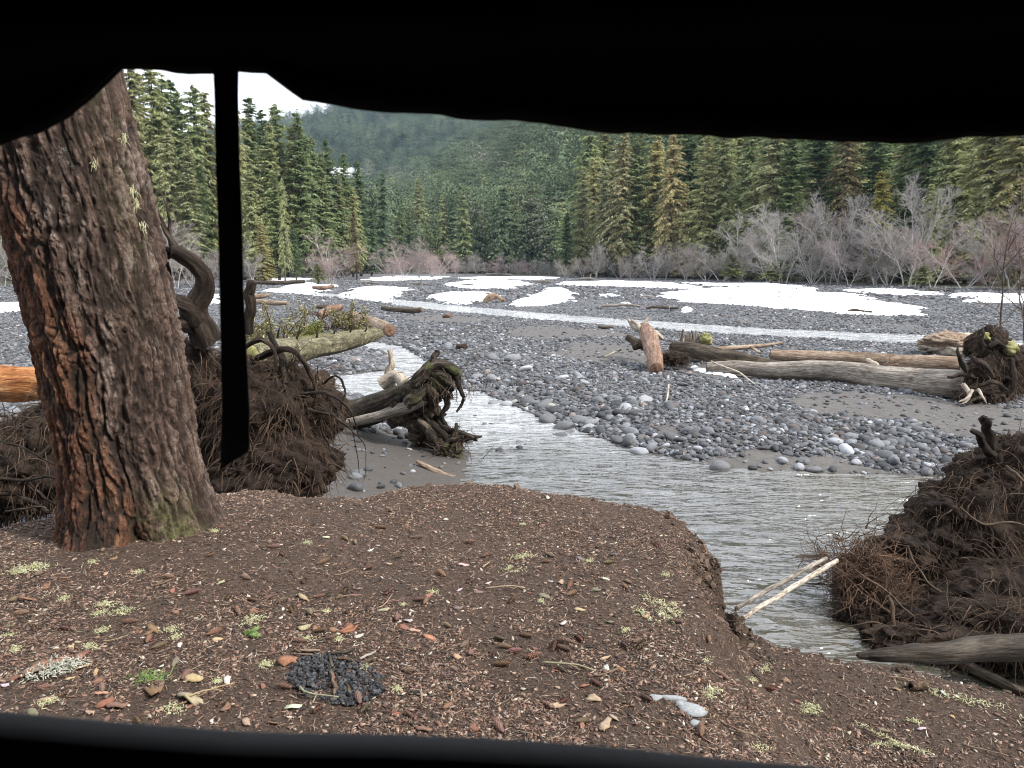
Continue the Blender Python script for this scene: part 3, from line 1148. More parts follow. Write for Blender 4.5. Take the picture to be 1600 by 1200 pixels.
sscl = sr[:, None] * np.stack([rg.uniform(0.85, 1.2, len(sx)), rg.uniform(0.6, 0.95, len(sx)), rg.uniform(0.42, 0.75, len(sx))], -1)
spk = rg.integers(0, 10, len(sx))
pts = np.stack([sx, sy, zc], -1)
u = sx / sy
vis = (np.abs(u) < 0.69) & ~((u < -0.35) & (sy < 12))
score = np.where(vis, sr / sy, 0)
score[-len(BIGC):] += 1
order = np.argsort(-score)
top, rest = order[:300], order[300:]
stones_ob = [ico(2, 100 + i, 0.2, 'cobble', M['stone_ob']) for i in range(10)]
stones_in = [ico(2, 100 + i, 0.2, 'gravel_stone', M['stone']) for i in range(10)]
for i in top:
    o = link('cobble', stones_ob[spk[i]], bed)
    o.location = [float(c) for c in pts[i]]
    o.rotation_euler = [float(c) for c in srot[i]]
    o.scale = [float(c) for c in sscl[i]]
    o.color = (*[float(c) for c in scol[i]], 1)
scatter('gravel', pts[rest], srot[rest], sscl[rest], scol[rest], spk[rest], stones_in, 'grey rounded river stones spread over the gravel bar', 'gravel')

# forest litter on the bank
rg = np.random.default_rng(8)


def chip_mesh(i, mat):
    g = np.random.default_rng(300 + i)
    m_ = MB()
    if i < 5:      # needles and twiglets
        k = 4
        pp = walk(np.zeros((1, 3)), np.array([[1., 0, 0.05]]), 1.0, k, 0.16, 0, g)
        pp[:, :, 0] -= 0.5
        m_.tubes(pp, np.full((1, k), 0.035 if i < 3 else 0.06) * np.array([[1, 1, .8, .4]]), 3)
    else:          # flakes
        n = 6
        an = np.linspace(0, 6.28, n, endpoint=False)
        rr = g.uniform(0.3, 0.55, n)
        top_ = np.stack([np.cos(an) * rr, np.sin(an) * rr * 0.55, 0.05 + g.uniform(-.08, .08, n)], -1)
        bot = top_ - np.array([0, 0, 0.09])
        m_.add(np.vstack([top_, bot]), [[j, (j + 1) % n, n + (j + 1) % n, n + j][::-1] for j in range(n)], [[0, j, j + 1] for j in range(1, n - 1)])
    return m_.mesh('litter_piece', mat, smooth=False)


NL = 330000
y = 1.7 + 4.6 * rg.random(NL) ** 1.15
x = rg.uniform(-0.95, 0.85, NL) * (y + 0.4)
ins = sdpoly(x, y, EDW) < -0.0
x, y = x[ins], y[ins]
clus = n2(x, y, 0.35, 4, 90)
k = rg.random(len(x)) < 0.25 + 0.9 * sstep(-0.2, 0.25, clus)
x, y = x[k], y[k]
n = len(x)
pick = rg.integers(0, 9, n)
ln = np.where(pick < 5, rg.uniform(0.014, 0.042, n), 0.008 + 0.022 * rg.random(n) ** 3)
pal = np.array([(0.055, 0.036, 0.028), (0.13, 0.077, 0.055), (0.21, 0.125, 0.090), (0.31, 0.20, 0.145), (0.40, 0.32, 0.24), (0.55, 0.48, 0.39), (0.19, 0.10, 0.068), (0.03, 0.024, 0.021)])
ci_ = rg.choice(8, n, p=[0.15, 0.20, 0.215, 0.165, 0.06, 0.01, 0.12, 0.08])
col = pal[ci_] * rg.uniform(0.75, 1.3, (n, 1)) * np.array([0.97, 1.05, 1.1])
z = FH(x, y) + 0.003
rot = np.stack([rg.normal(0, 0.25, n), rg.normal(0, 0.25, n), rg.uniform(0, 6.28, n)], -1)
scatter('needle_litter', np.stack([x, y, z], -1), rot, np.repeat(ln[:, None], 3, 1), col, pick, [chip_mesh(i, M['chip']) for i in range(9)], 'brown needles and bark crumbs covering the river bank', 'litter')
# ------------------------------------------------------------------ the big leaning fir
tb = D(225, 832, 4.35)
big = thing('fir_tree', 'thick leaning fir trunk with deeply furrowed reddish brown bark, left foreground', 'tree', (tb[0], tb[1], 1.25))
cl = np.array([list(D(a, b, 4.35)) + [r * 4.35 / F] for a, b, r in [(231, 880, 108), (225, 832, 106), (205, 720, 101), (184, 600, 102), (160, 480, 104), (136, 370, 105), (112, 270, 105), (92, 190, 104)]])
dirv = (cl[-1] - cl[-3]) / (cl[-1, 2] - cl[-3, 2])
for zz, rr in ((5, .375), (7, .34), (10, .29), (14, .22), (19, .13), (24, .03)):
    e = cl[7] + dirv * (zz - cl[7, 2])
    cl = np.vstack([cl, [e[0], e[1], zz, rr]])
zr = np.concatenate([np.arange(1.02, 3.78, 0.0052), np.linspace(3.78, 24, 130)[1:]])
order_ = np.argsort(cl[:, 2])
CX = np.interp(zr, cl[order_, 2], cl[order_, 0])
CY = np.interp(zr, cl[order_, 2], cl[order_, 1])
CR = np.interp(zr, cl[order_, 2], cl[order_, 3])
k9 = np.ones(41) / 41
nf = (zr < 3.78).sum()
for A_ in (CX, CR):
    A_[20:nf - 20] = np.convolve(A_[:nf], k9, 'valid')
ang = np.concatenate([np.linspace(-1.85, 1.85, 350), np.linspace(1.85, 2 * math.pi - 1.85, 62)[1:-1]])
AN, ZR = np.meshgrid(ang, zr)
S_ = AN * 0.39
wx = 0.05 * fbm(np.stack([S_ * 5, ZR * 2.5, S_ * 0 + 2], -1), 3, 1)
wz = 0.14 * fbm(np.stack([S_ * 4, ZR * 3, S_ * 0 + 9], -1), 3, 2)
F1, F2, ID = worley(np.stack([(S_ + wx * 1.3) / 0.075, (ZR + wz * 2.2) / 0.42, 0 * S_ + 0.5], -1), 4)
e1 = sstep(0.0, 0.34, F2 - F1)
G1, G2, ID2 = worley(np.stack([(S_ + wx * 1.4) / 0.028, (ZR + wz) / 0.075, 0 * S_ + 0.5], -1), 9)
e2 = sstep(0.0, 0.4, G2 - G1)
rid = np.abs(fbm(np.stack([S_ * 15 + 12 * wx, ZR * 2.2, 0 * S_], -1), 4, 6))
fine = fbm(np.stack([S_ * 55, ZR * 26, 0 * S_], -1), 4, 7) - 0.9 * np.abs(fbm(np.stack([S_ * 38, ZR * 13, 0 * S_ + 4], -1), 3, 8)) + 0.15
fn = (ZR < 3.9) * 1.0
disp = 0.024 * e1 + 0.014 * (ID - 0.5) * e1 + (0.011 * e2 + 0.009 * (ID2 - 0.5)) * (0.35 + 0.65 * e1) - 0.03 * rid + 0.019 * fine - 0.024 + 0.028 * (0.35 - rid)
disp = disp * (0.3 + 0.42 * fn)
fz = np.exp(-np.maximum(ZR - 1.28, -0.1) / 0.2)
flare = fz * (0.075 + 0.09 * np.exp(-((AN - 1.25) / 0.55) ** 2) + 0.05 * np.exp(-((AN + 0.25) / 0.3) ** 2) - 0.05 * np.exp(-((AN - 0.35) / 0.22) ** 2) + 0.04 * np.exp(-((AN - 2.6) / 0.5) ** 2))
hollow = -0.06 * np.exp(-((AN - 0.42) / 0.14) ** 2 - ((ZR - 1.33) / 0.11) ** 2)
RR_ = CR[:, None] + disp + flare + hollow
G = np.stack([CX[:, None] + RR_ * np.sin(AN), CY[:, None] - RR_ * np.cos(AN), ZR], -1)
bv = np.clip((0.25 + 0.75 * e1) * (0.55 + 0.45 * e2) * (1.1 - 1.5 * rid) + 0.5 * fine, 0, 1)
mb = MB().grid(G, wrap=True, a=bv)
o = mb.build('trunk', M['bigbark'], big)
add_attr(o, 'red', sstep(0.85, -0.2, AN + 0.2 * (ZR - 2.0)) * sstep(3.9, 2.6, ZR) * (np.abs(AN) < 2.2))
add_attr(o, 'moss', (sstep(1.8, 1.35, ZR) * np.exp(-((AN - 0.85) / 0.35) ** 2) * 0.8 + 0.18 * np.exp(-((AN - 1.1) / 0.3) ** 2) * sstep(2.2, 3.2, ZR)).clip(0, 1))


def lichen_tuft(center, size, n, seed, mat=None, up=0.12, parent=None, name='lichen_tuft', rad=0.0016, elong=1.0, ang=0.0, k=5):
    g = np.random.default_rng(seed)
    st = g.normal(0, 1, (n, 3)) * np.array([size * 0.36 * elong, size * 0.36 / elong ** 0.5, size * 0.06])
    ca, sa = math.cos(ang), math.sin(ang)
    st = np.stack([st[:, 0] * ca - st[:, 1] * sa, st[:, 0] * sa + st[:, 1] * ca, np.abs(st[:, 2])], -1) + np.asarray(center)
    dr = g.normal(0, 1, (n, 3))
    dr[:, 2] = np.abs(dr[:, 2]) * up
    pp = walk(st, dr, size * g.uniform(0.12, 0.4, n), k, 0.7, 0.02, g)
    return MB().tubes(pp, np.full((n, k), rad) * np.linspace(1, 0.5, k), 3).build(name, mat or M['lichen'], parent)


# hanging lichen on the trunk's right edge
for i, (a, b, s_len) in enumerate([(197, 290, 0.10), (202, 312, 0.07), (184, 205, 0.10), (212, 350, 0.06), (160, 255, 0.06)]):
    zc_ = D(a, b, 4.1)[2]
    ii = np.argmin(abs(zr - zc_))
    aa = math.asin(np.clip((D(a, b, 4.15)[0] - CX[ii]) / 0.41, -0.97, 0.97))
    c0 = np.array([CX[ii] + 0.405 * math.sin(aa), CY[ii] - 0.405 * math.cos(aa), zc_])
    g = np.random.default_rng(40 + i)
    n = 26
    st = c0 + g.normal(0, 0.009, (n, 3)) * np.array([1, 1, 1.8])
    pp = walk(st, np.tile([[0.1, -0.3, -1]], (n, 1)), g.uniform(0.3, 0.7, n) * s_len, 5, 0.3, 0.25, g)
    MB().tubes(pp, np.full((n, 5), 0.0013), 3).build('lichen', M['lichen'], big)


# ------------------------------------------------------------------ conifers and bare trees
def conifer(h, r, seed, nb, ns, ks, slen, droop=0.5, base=0.12, width=0.34, limbs=True, shape=0.8, gap=0.0):
    g = np.random.default_rng(seed)
    t = np.sort(g.random(nb) ** 0.9)
    zb = h * (base + (0.985 - base) * t)
    az = g.random(nb) * 6.28
    lop = 1 + 0.25 * np.sin(az - g.random() * 6.28)
    Ln = r * (1 - t) ** shape * g.uniform(0.55, 1.12, nb) * np.minimum(1, 0.55 + 3 * t) * lop + 0.25
    if gap:
        Ln *= np.where(g.random(nb) < gap, 0.35, 1)
    dr = np.stack([np.cos(az), np.sin(az)], -1)
    drp = droop * g.uniform(0.6, 1.3, nb) * (1.1 - 0.7 * t)
    s = (np.arange(ns) + 0.6) / ns
    s = s[None, :] + g.uniform(-0.4, 0.4, (nb, ns)) / ns
    rad = Ln[:, None] * s
    pz = zb[:, None] + Ln[:, None] * (0.28 * s - drp[:, None] * s ** 2)
    pos = np.stack([dr[:, :1] * rad, dr[:, 1:] * rad, pz], -1)
    pos = np.repeat(pos[:, :, None, :], ks, 2)
    d0 = np.stack([dr[:, 0], dr[:, 1], 0.1 - drp * 0.8], -1)[:, None, None, :]
    side = np.stack([-dr[:, 1], dr[:, 0], 0 * az], -1)[:, None, None, :]
    sg = g.choice([-1, 1], (nb, ns, ks, 1)) * g.uniform(0.3, 1.3, (nb, ns, ks, 1))
    d = unit(d0 * g.uniform(0.3, 1.1, (nb, ns, ks, 1)) + side * sg + np.array([0, 0, -0.35 - 0.3 * droop]) * g.uniform(0, 1.5, (nb, ns, ks, 1)))
    ll = slen * g.uniform(0.6, 1.25, (nb, ns, ks, 1)) * (1.15 - 0.6 * s)[:, :, None, None] * (0.45 + 0.6 * (1 - t) ** 0.5)[:, None, None, None]
    wv = unit(np.cross(d, g.normal(0, 0.45, d.shape) + np.array([0, 0, 1.])))
    w = wv * ll * width * 0.5
    c = pos + d * ll + np.array([0, 0, -0.12]) * ll
    V = np.stack([pos + w, c, pos - w], -2).reshape(-1, 3)
    Q = np.arange(len(V)).reshape(-1, 3)
    val = np.repeat(np.clip(g.random((nb, ns, ks)) * 0.75 + 0.25 * g.random((nb, 1, 1)), 0, 1).reshape(-1), 3)
    crown = MB().add(V, None, Q, val)
    # leader
    lead = np.array([[0, 0, h * 0.95], [0, 0, h * 1.005]])
    tr = MB()
    kk = 9
    zz = np.linspace(-0.6, h * 0.99, kk)
    bend = 0.012 * h * np.sin(zz / h * 3 + seed)
    pp = np.stack([bend, 0.5 * bend, zz], -1)
    V[:, 0] += np.interp(V[:, 2], zz, bend)
    V[:, 1] += np.interp(V[:, 2], zz, bend * 0.5)
    crown.V[0] = V
    tr.tubes(pp[None], (h * 0.0125 * (1 - np.linspace(0, 1, kk)) ** 0.9 + 0.03)[None], 7)
    if limbs:
        m = min(nb, 70)
        q = g.choice(nb, m, replace=False)
        sl = np.linspace(0, 0.9, 3)
        bp = np.stack([dr[q, :1] * Ln[q, None] * sl, dr[q, 1:] * Ln[q, None] * sl, zb[q, None] + Ln[q, None] * (0.28 * sl - drp[q, None] * sl ** 2)], -1)
        tr.tubes(bp, np.full((m, 3), 0.05) * np.array([1, .7, .3]), 3, caps=False)
        # dead snags low on the stem
        m = 16
        z0 = g.uniform(0.03, base + 0.12, m) * h
        a0 = g.random(m) * 6.28
        bp = walk(np.stack([0 * z0, 0 * z0, z0], -1), np.stack([np.cos(a0), np.sin(a0), 0.1 + 0 * a0], -1), g.uniform(0.6, 2.2, m), 4, 0.2, 0.12, g)
        tr.tubes(bp, np.full((m, 4), 0.035) * np.array([1, .7, .5, .3]), 3, caps=False)
    return crown, tr


def proto(name, **kw):
    c, t_ = conifer(**kw)
    return c.mesh('crown', M['foliage']), t_.mesh('trunk', M['bark'])


HI = [proto('c', h=30, r=3.7, seed=1, nb=230, ns=9, ks=7, slen=0.95, droop=0.55, base=0.12, shape=0.6),
      proto('c', h=30, r=3.1, seed=2, nb=210, ns=9, ks=7, slen=0.9, droop=0.75, base=0.16, gap=0.2, shape=0.5),
      proto('c', h=30, r=4.4, seed=3, nb=240, ns=9, ks=7, slen=0.95, droop=0.35, base=0.06, shape=0.65),
      proto('c', h=30, r=3.4, seed=4, nb=200, ns=9, ks=7, slen=0.9, droop=0.9, base=0.24, gap=0.3, shape=0.45),
      proto('c', h=30, r=5.2, seed=5, nb=250, ns=9, ks=7, slen=1.0, droop=0.5, base=0.05, shape=0.7),
      proto('c', h=30, r=4.0, seed=6, nb=220, ns=9, ks=7, slen=0.95, droop=1.0, base=0.12, shape=0.55)]
LO = [proto('c', h=30, r=3.9 + 0.35 * i, seed=20 + i, nb=150, ns=6, ks=6, slen=1.3, droop=0.5 + 0.1 * i, base=0.08 + .04 * i, limbs=False) for i in range(4)]
# a thin, almost dead fir and a young hemlock
THIN = proto('c', h=30, r=2.6, seed=9, nb=95, ns=7, ks=4, slen=0.95, droop=0.3, base=0.45, gap=0.3)
rgf = np.random.default_rng(31)
COLS = [(960, 'beside the pale lichen hung tree'), (1060, 'above the short reddish log'), (1170, "above the big snow patch's left end"), (1300, "above the big snow patch's middle"), (1420, "above the big snow patch's right end"),
        (1520, "above the long grey log's far end"), (1600, 'above the upright root plate'), (9999, 'at the far right edge')]


def col_at(a):
    for lim, ph in COLS:
        if a < lim:
            return ph


def lcol(a):
    return 'beside the big leaning trunk' if a < 270 else 'left of the strap' if a < 360 else 'just right of the strap' if a < 430 else 'under the flap corner' if a < 510 else 'near its right end'


GREEN = [(0.066, 0.092, 0.045), (0.086, 0.114, 0.050), (0.062, 0.088, 0.050), (0.115, 0.140, 0.062)]
OLIVE = [(0.175, 0.175, 0.082), (0.20, 0.178, 0.078), (0.150, 0.162, 0.075), (0.18, 0.155, 0.08)]


def put_tree(x, y, h, pro, colr, lich, label, group, name='fir_tree', wide=1.0):
    z = float(H(np.array([x]), np.array([y]))[0])
    t_ = thing(name, label, 'tree', (x, y, z), group)
    t_.rotation_euler = (float(rgf.normal(0, 0.012)), float(rgf.normal(0, 0.012)), float(rgf.random() * 6.28))
    s = h / 30.0
    wide *= 1.28 if x > 0 else 1.14
    t_.scale = (s * wide, s * wide, s)
    c = link('crown', pro[0], t_)
    k = float(rgf.uniform(1.5, 2.2))
    c.color = (colr[0] * k, colr[1] * k, colr[2] * k, lich)
    link('trunk', pro[1], t_)
    return t_


def h_for(px, top, Y):
    """real height for a tree standing at distance Y whose tip is seen at this pixel row"""
    x = ray(px, 500)[0] * Y
    return x, D(px, top, Y)[2] - float(H(np.array([x]), np.array([Y]))[0])


Lg = 'tall firs of the forest left of the river'
left_rows = [
    (203, 84, 128, THIN, OLIVE[2], 0.25, 'sparse half bare fir beside the big leaning trunk, its top cut by the tent flap', 1.0),
    (236, 60, 130, HI[1], OLIVE[0], 0.35, 'lichen pale fir filling the corner beside the big leaning trunk', 1.0),
    (262, 92, 134, HI[3], OLIVE[2], 0.3, 'tall fir with drooping pale green branches, second from the big trunk', 1.0),
    (292, 120, 150, HI[0], GREEN[1], 0.12, 'dark pointed fir rising against the sky just left of the hanging strap', 1.0),
    (325, 128, 138, HI[3], GREEN[3], 0.3, 'fir with a long bare lower stem right beside the hanging strap', 1.0),
    (383, 158, 132, HI[3], OLIVE[0], 0.4, 'pale lichen covered fir half hidden by the right edge of the strap', 1.0),
    (398, 143, 150, HI[1], GREEN[1], 0.15, 'highest fir right of the strap', 1.05),
    (428, 168, 158, HI[0], GREEN[0], 0.10, 'dark fir second right of the strap', 1.0),
    (449, 158, 150, HI[3], GREEN[3], 0.2, 'fir with ragged dark green crown in the middle of the left forest', 1.0),
    (478, 166, 146, HI[2], GREEN[1], 0.22, 'broad fir standing under the sloping corner of the flap', 0.9),
    (500, 212, 156, HI[0], GREEN[3], 0.2, 'shorter fir beneath the flap corner', 1.0),
    (524, 214, 160, HI[0], GREEN[0], 0.10, 'dark spired fir third from the right end of the left forest', 1.0),
    (543, 232, 165, HI[2], GREEN[1], 0.15, 'bushy fir second from the right end of the left forest', 0.9),
    (566, 248, 178, HI[0], GREEN[0], 0.08, 'dark fir at the right end of the left forest', 1.0),
    (583, 320, 185, HI[2], GREEN[2], 0.1, 'small dark fir at the foot of the left forest edge', 1.1),
    (449, 275, 122, HI[5], OLIVE[2], 0.3, 'slender young hemlock in front of the taller left forest', 0.55),
    (415, 345, 112, HI[4], OLIVE[1], 0.1, 'bushy yellow green cedar at the edge of the snow, right of the strap', 1.3),
    (465, 350, 126, HI[0], GREEN[0], 0.1, 'small dark fir behind the pink bare tree', 1.0),
    (20, 60, 125, HI[2], GREEN[1], 0.2, 'green fir seen in the gap left of the big trunk', 1.1),
    (560, 330, 140, HI[5], (0.075, 0.062, 0.035), 0.1, 'low brownish drooping conifer in front of the left forest end', 0.9),
]
for a, top_, Yd, pr, colr, li, lab, wd in left_rows:
    x, h = h_for(a, top_, Yd)
    put_tree(x, Yd, h, pr, colr, li, lab, None, 'cedar_tree' if 'cedar' in lab else 'fir_tree', wd)
for i in range(46):
    a = rgf.uniform(-120, 560)
    Yd = rgf.uniform(150, 215) if a > 330 else rgf.uniform(138, 190)
    mt = np.interp(a, [-120, 250, 262, 330, 390, 440, 480, 520, 560, 600], [90, 120, 150, 185, 190, 200, 215, 240, 275, 340])
    x, h = h_for(a, mt + rgf.uniform(10, 110), Yd)
    if x > -46 + 0 * a and Yd < 170:
        continue
    put_tree(x, Yd, max(h, 9), LO[rgf.integers(4)], [*GREEN, OLIVE[2]][rgf.integers(5)], float(rgf.uniform(0.03, 0.2)), 'dark back row fir of the left forest, ' + lcol(a), 'back row firs of the left forest ' + lcol(a))

for a, top_, Yd, k_ in [(213, 96, 136, 0), (246, 104, 139, 1), (276, 112, 141, 2), (306, 138, 142, 3), (341, 135, 146, 1), (225, 150, 122, 2), (283, 190, 121, 5), (312, 210, 120, 0), (412, 176, 149, 2), (437, 188, 144, 0), (463, 190, 147, 1), (489, 205, 150, 3), (512, 232, 153, 2), (375, 200, 126, 5), (535, 262, 160, 0), (555, 290, 164, 5), (405, 250, 124, 0), (440, 262, 128, 2)]:
    x, h = h_for(a, top_, Yd)
    put_tree(x, Yd, h, HI[k_], [OLIVE[2], OLIVE[0], GREEN[3], GREEN[1]][k_ % 4], float(rgf.uniform(0.15, 0.4)), 'front row fir of the left forest, ' + lcol(a), 'front row firs of the left forest ' + lcol(a))

Rfront = [
    (884, 335, 165, HI[2], GREEN[0], 0.05, 'young dark fir at the left end of the right bank forest', 1.1),
    (905, 300, 180, HI[0], GREEN[2], 0.05, 'dark fir just left of the pale lichen hung tree', 1.0),
    (918, 255, 190, HI[1], GREEN[3], 0.1, 'slim fir rising behind the dark young fir', 1.0),
    (944, 262, 165, HI[3], (0.16, 0.165, 0.085), 0.55, 'pale lichen hung tree standing out light against the right forest', 1.0),
    (966, 232, 168, HI[1], OLIVE[0], 0.4, 'leaning yellowish tree beside the pale lichen hung one', 1.0),
    (985, 200, 178, HI[0], GREEN[0], 0.1, 'dark pointed fir rising above the pale tree', 1.0),
    (1012, 222, 160, HI[5], OLIVE[1], 0.1, 'olive cedar with rounded top', 1.0),
    (1040, 212, 150, HI[5], OLIVE[3], 0.1, 'brownish olive cedar under the flap edge near the middle of the picture', 1.0),
    (1066, 195, 158, HI[0], GREEN[0], 0.1, 'dark green fir squeezed between two olive cedars', 1.0),
    (1090, 205, 140, HI[4], OLIVE[0], 0.2, 'broad olive green cedar above the grey thicket', 0.9),
    (1125, 190, 140, HI[3], OLIVE[2], 0.35, 'lichen draped fir with bare stem in the right forest', 1.1),
    (1160, 180, 135, HI[1], GREEN[3], 0.25, 'feathery green fir right of the middle of the picture', 1.1),
    (1195, 170, 128, HI[3], OLIVE[0], 0.45, 'fir heavily hung with pale lichen in the right forest', 1.15),
    (1225, 175, 122, HI[2], GREEN[1], 0.15, 'green fir behind the grey thicket at the snow edge', 1.0),
    (1262, 165, 125, HI[2], GREEN[0], 0.08, 'very dark fir in the middle of the right forest', 1.1),
    (1235, 300, 105, HI[2], GREEN[3], 0.08, 'short bright green fir low in the right forest', 1.2),
    (1305, 175, 118, HI[5], (0.10, 0.085, 0.045), 0.15, 'brownish cedar left of the dark pair', 1.1),
    (1345, 165, 120, HI[2], GREEN[0], 0.08, 'dark fir between brownish and olive cedars', 1.0),
    (1362, 270, 98, HI[5], (0.11, 0.10, 0.03), 0.1, 'yellow green cedar standing low before the dark firs', 1.1),
    (1395, 155, 112, HI[3], GREEN[3], 0.3, 'lichen tufted fir above the pinkish alders', 1.2),
    (1430, 150, 108, HI[1], GREEN[0], 0.15, 'dark ragged fir above the leaning white alders', 1.2),
    (1440, 290, 92, HI[5], OLIVE[2], 0.1, 'dull green cedar behind the leaning white alders', 1.0),
    (1475, 140, 104, HI[4], OLIVE[2], 0.25, 'broad grey green conifer near the right edge', 1.0),
    (1520, 130, 98, HI[5], OLIVE[0], 0.35, 'cedar with long pale hanging boughs near the right edge', 1.3),
    (1570, 120, 94, HI[5], OLIVE[1], 0.35, 'yellowish cedar with drooping boughs at the right edge of the picture', 1.3),
    (1620, 130, 92, HI[4], OLIVE[0], 0.2, 'olive conifer cut by the right edge of the picture', 1.1),
]
for a, top_, Yd, pr, colr, li, lab, wd in Rfront:
    x, h = h_for(a, top_ - 6, Yd)
    put_tree(x, Yd, h, pr, colr, li, lab, None, 'cedar_tree' if 'cedar' in lab else 'fir_tree', wd)
for i in range(34):
    a = 900 + i * 23 + rgf.uniform(-8, 8)
    Yd = float(np.interp(a, [880, 1000, 1200, 1400, 1600, 1800], [176, 156, 130, 110, 95, 88])) + rgf.uniform(-4, 8)
    x, h = h_for(a, rgf.uniform(185, 300), Yd)
    put_tree(x, Yd, float(np.clip(h, 10, 38)), HI[[1, 3, 4, 5, 2][i % 5]], [*OLIVE, GREEN[3], GREEN[1]][i % 6], float(rgf.uniform(0.15, 0.45)), 'front row %s conifer on the right bank ' % ('olive' if i % 6 < 4 else 'green') + col_at(a), 'front row %s conifers %s' % ('olive' if i % 6 < 4 else 'green', col_at(a)))
for i in range(72):
    a = rgf.uniform(890, 1760)
    base_ = np.interp(a, [880, 1000, 1200, 1400, 1600, 1800], [185, 165, 140, 122, 106, 98])
    Yd = base_ + rgf.uniform(4, 45)
    x, h = h_for(a, rgf.uniform(150, 255), Yd)
    put_tree(x, Yd, float(np.clip(h, 14, 40)), LO[rgf.integers(4)], [*GREEN, OLIVE[2], OLIVE[0]][rgf.integers(6)], float(rgf.uniform(0.03, 0.25)), 'back row conifer on the right bank ' + col_at(a), 'back row conifers ' + col_at(a))


def bare(h, spread, seed, n0=4, n1=11, n2_=6, n3=2, lean=0.25, tw=0.016):
    g = np.random.default_rng(seed)
    tr, tg = MB(), MB()
    st = g.normal(0, 0.15, (n0, 3)) * np.array([1, 1, 0])
    a0 = g.random(n0) * 6.28
    dr = np.stack([np.cos(a0) * lean, np.sin(a0) * lean, 1 + 0 * a0], -1)
    k = 8
    P0 = walk(st - [0, 0, 0.2], dr, h * g.uniform(0.75, 1.05, n0), k, 0.09, -0.03, g)
    tr.tubes(P0, np.full((n0, k), 0.0085 * h) * np.linspace(1, 0.2, k), 5, caps=False)

    def kids(PP, nk, lo, hi, lf, wig, up, k, ra, rb, target):
        m = len(PP)
        kk = PP.shape[1]
        f = g.uniform(lo, hi, (m, nk)) * (kk - 1)
        i = np.minimum(f.astype(int), kk - 2)
        fr = (f - i)[..., None]
        mi = np.arange(m)[:, None]
        s0 = PP[mi, i] * (1 - fr) + PP[mi, i + 1] * fr
        tn = unit(PP[mi, i + 1] - PP[mi, i])
        rd = unit(g.normal(0, 1, s0.shape))
        d = unit(tn * 0.75 + rd * spread + np.array([0, 0, up]))
        ln = lf * (1.15 - f / (kk - 1) * 0.6) * g.uniform(0.6, 1.2, (m, nk))
        Q = walk(s0.reshape(-1, 3), d.reshape(-1, 3), ln.reshape(-1), k, wig, -0.03, g)
        target.tubes(Q, np.full((len(Q), k), 1.0) * np.linspace(ra, rb, k), 3, caps=False)
        return Q
    P1 = kids(P0, n1, 0.12, 0.98, h * 0.34, 0.14, 0.1, 5, 0.0035 * h, tw, tr)
    P2 = kids(P1, n2_, 0.2, 1.0, h * 0.17, 0.16, 0.12, 4, tw * 1.2, tw * 0.8, tg)
    kids(P2, n3, 0.3, 1.0, h * 0.09, 0.18, 0.1, 3, tw * 0.9, tw * 0.6, tg)
    return tr.mesh('trunk', M['alder']), tg.mesh('twigs', M['twig'])


BARE = [bare(9, 0.9, 50, 5, 12, 8, 3, 0.35, 0.013), bare(9, 0.8, 51, 3, 15, 9, 3, 0.2, 0.013), bare(9, 1.1, 52, 7, 9, 7, 3, 0.6, 0.013), bare(9, 0.8, 53, 4, 12, 9, 3, 0.9, 0.013), bare(9, 0.7, 54, 2, 20, 9, 4, 0.25, 0.013)]
PINK, GREY, MAUVE, TAN = (0.33, 0.25, 0.235), (0.28, 0.262, 0.245), (0.27, 0.225, 0.215), (0.29, 0.26, 0.225)


def put_bare(px, base, h, i, c, label, group=None, Yd=None, wide=1.0):
    if Yd is None:
        q = P(px, base, 0.4)
    else:
        q = np.array([ray(px, base)[0] * Yd, Yd, 0])
    z = float(H(q[None, 0], q[None, 1])[0])
    t_ = thing('bare_alder', label, 'tree', (q[0], q[1], z), group)
    t_.rotation_euler = (0, 0, float(rgf.random() * 6.28))
    s = h / 9
    t_.scale = (s * wide, s * wide, s)
    link('trunk', BARE[i][0], t_)
    o = link('twigs', BARE[i][1], t_)
    k = float(rgf.uniform(0.85, 1.15))
    o.color = (c[0] * k, c[1] * k, c[2] * k, 1)


def hpx(n, Yd):
    return n * Yd / F


Gr = 'grey bare alders along the right bank'
put_bare(516, 446, hpx(78, 95), 1, PINK, 'pinkish bare tree on its small island in the snow, right of the strap', Yd=95, wide=1.3)
put_bare(508, 446, hpx(62, 96), 2, PINK, 'low spreading bare shrub at the foot of the pinkish tree', Yd=97)
for a, n_, c, lab in [(612, 50, PINK, 'leftmost pinkish bare tree of the far row beyond the snow'), (632, 54, PINK, 'second pinkish bare tree of the far row beyond the snow'), (655, 58, MAUVE, 'tallest mauve bare tree of the far row beyond the snow'),
                      (676, 55, PINK, 'pinkish bare tree right of the tallest in the far row'), (690, 40, PINK, 'low pink bare tree at the right end of the far row')]:
    put_bare(a, 430, hpx(n_, 150), rgf.integers(3), c, lab, Yd=150 + rgf.uniform(-6, 6), wide=1.5)
for a in np.linspace(712, 875, 11):
    put_bare(a, 430, hpx(rgf.uniform(22, 40), 190), rgf.integers(3), [GREY, MAUVE, PINK][rgf.integers(3)], 'low bare shrub at the foot of the far forest in the middle of the valley', 'low bare shrubs in the middle of the valley', Yd=190 + rgf.uniform(-10, 15), wide=1.5)
for a, n_, Yd in [(215, 105, 95), (232, 80, 92), (250, 110, 104), (275, 85, 96), (300, 75, 100), (322, 65, 98), (350, 60, 99), (5, 120, 90), (25, 100, 85), (-25, 110, 88), (-60, 120, 92), (395, 60, 108)]:
    put_bare(a, 440, hpx(n_, Yd), rgf.integers(5), [GREY, MAUVE, TAN][rgf.integers(3)], 'bare alder at the foot of the left forest, left of the strap' if a < 360 else 'bare alder beside the yellow green cedar', 'bare alders below the left forest' if a < 360 else None, Yd=Yd)
a = 885
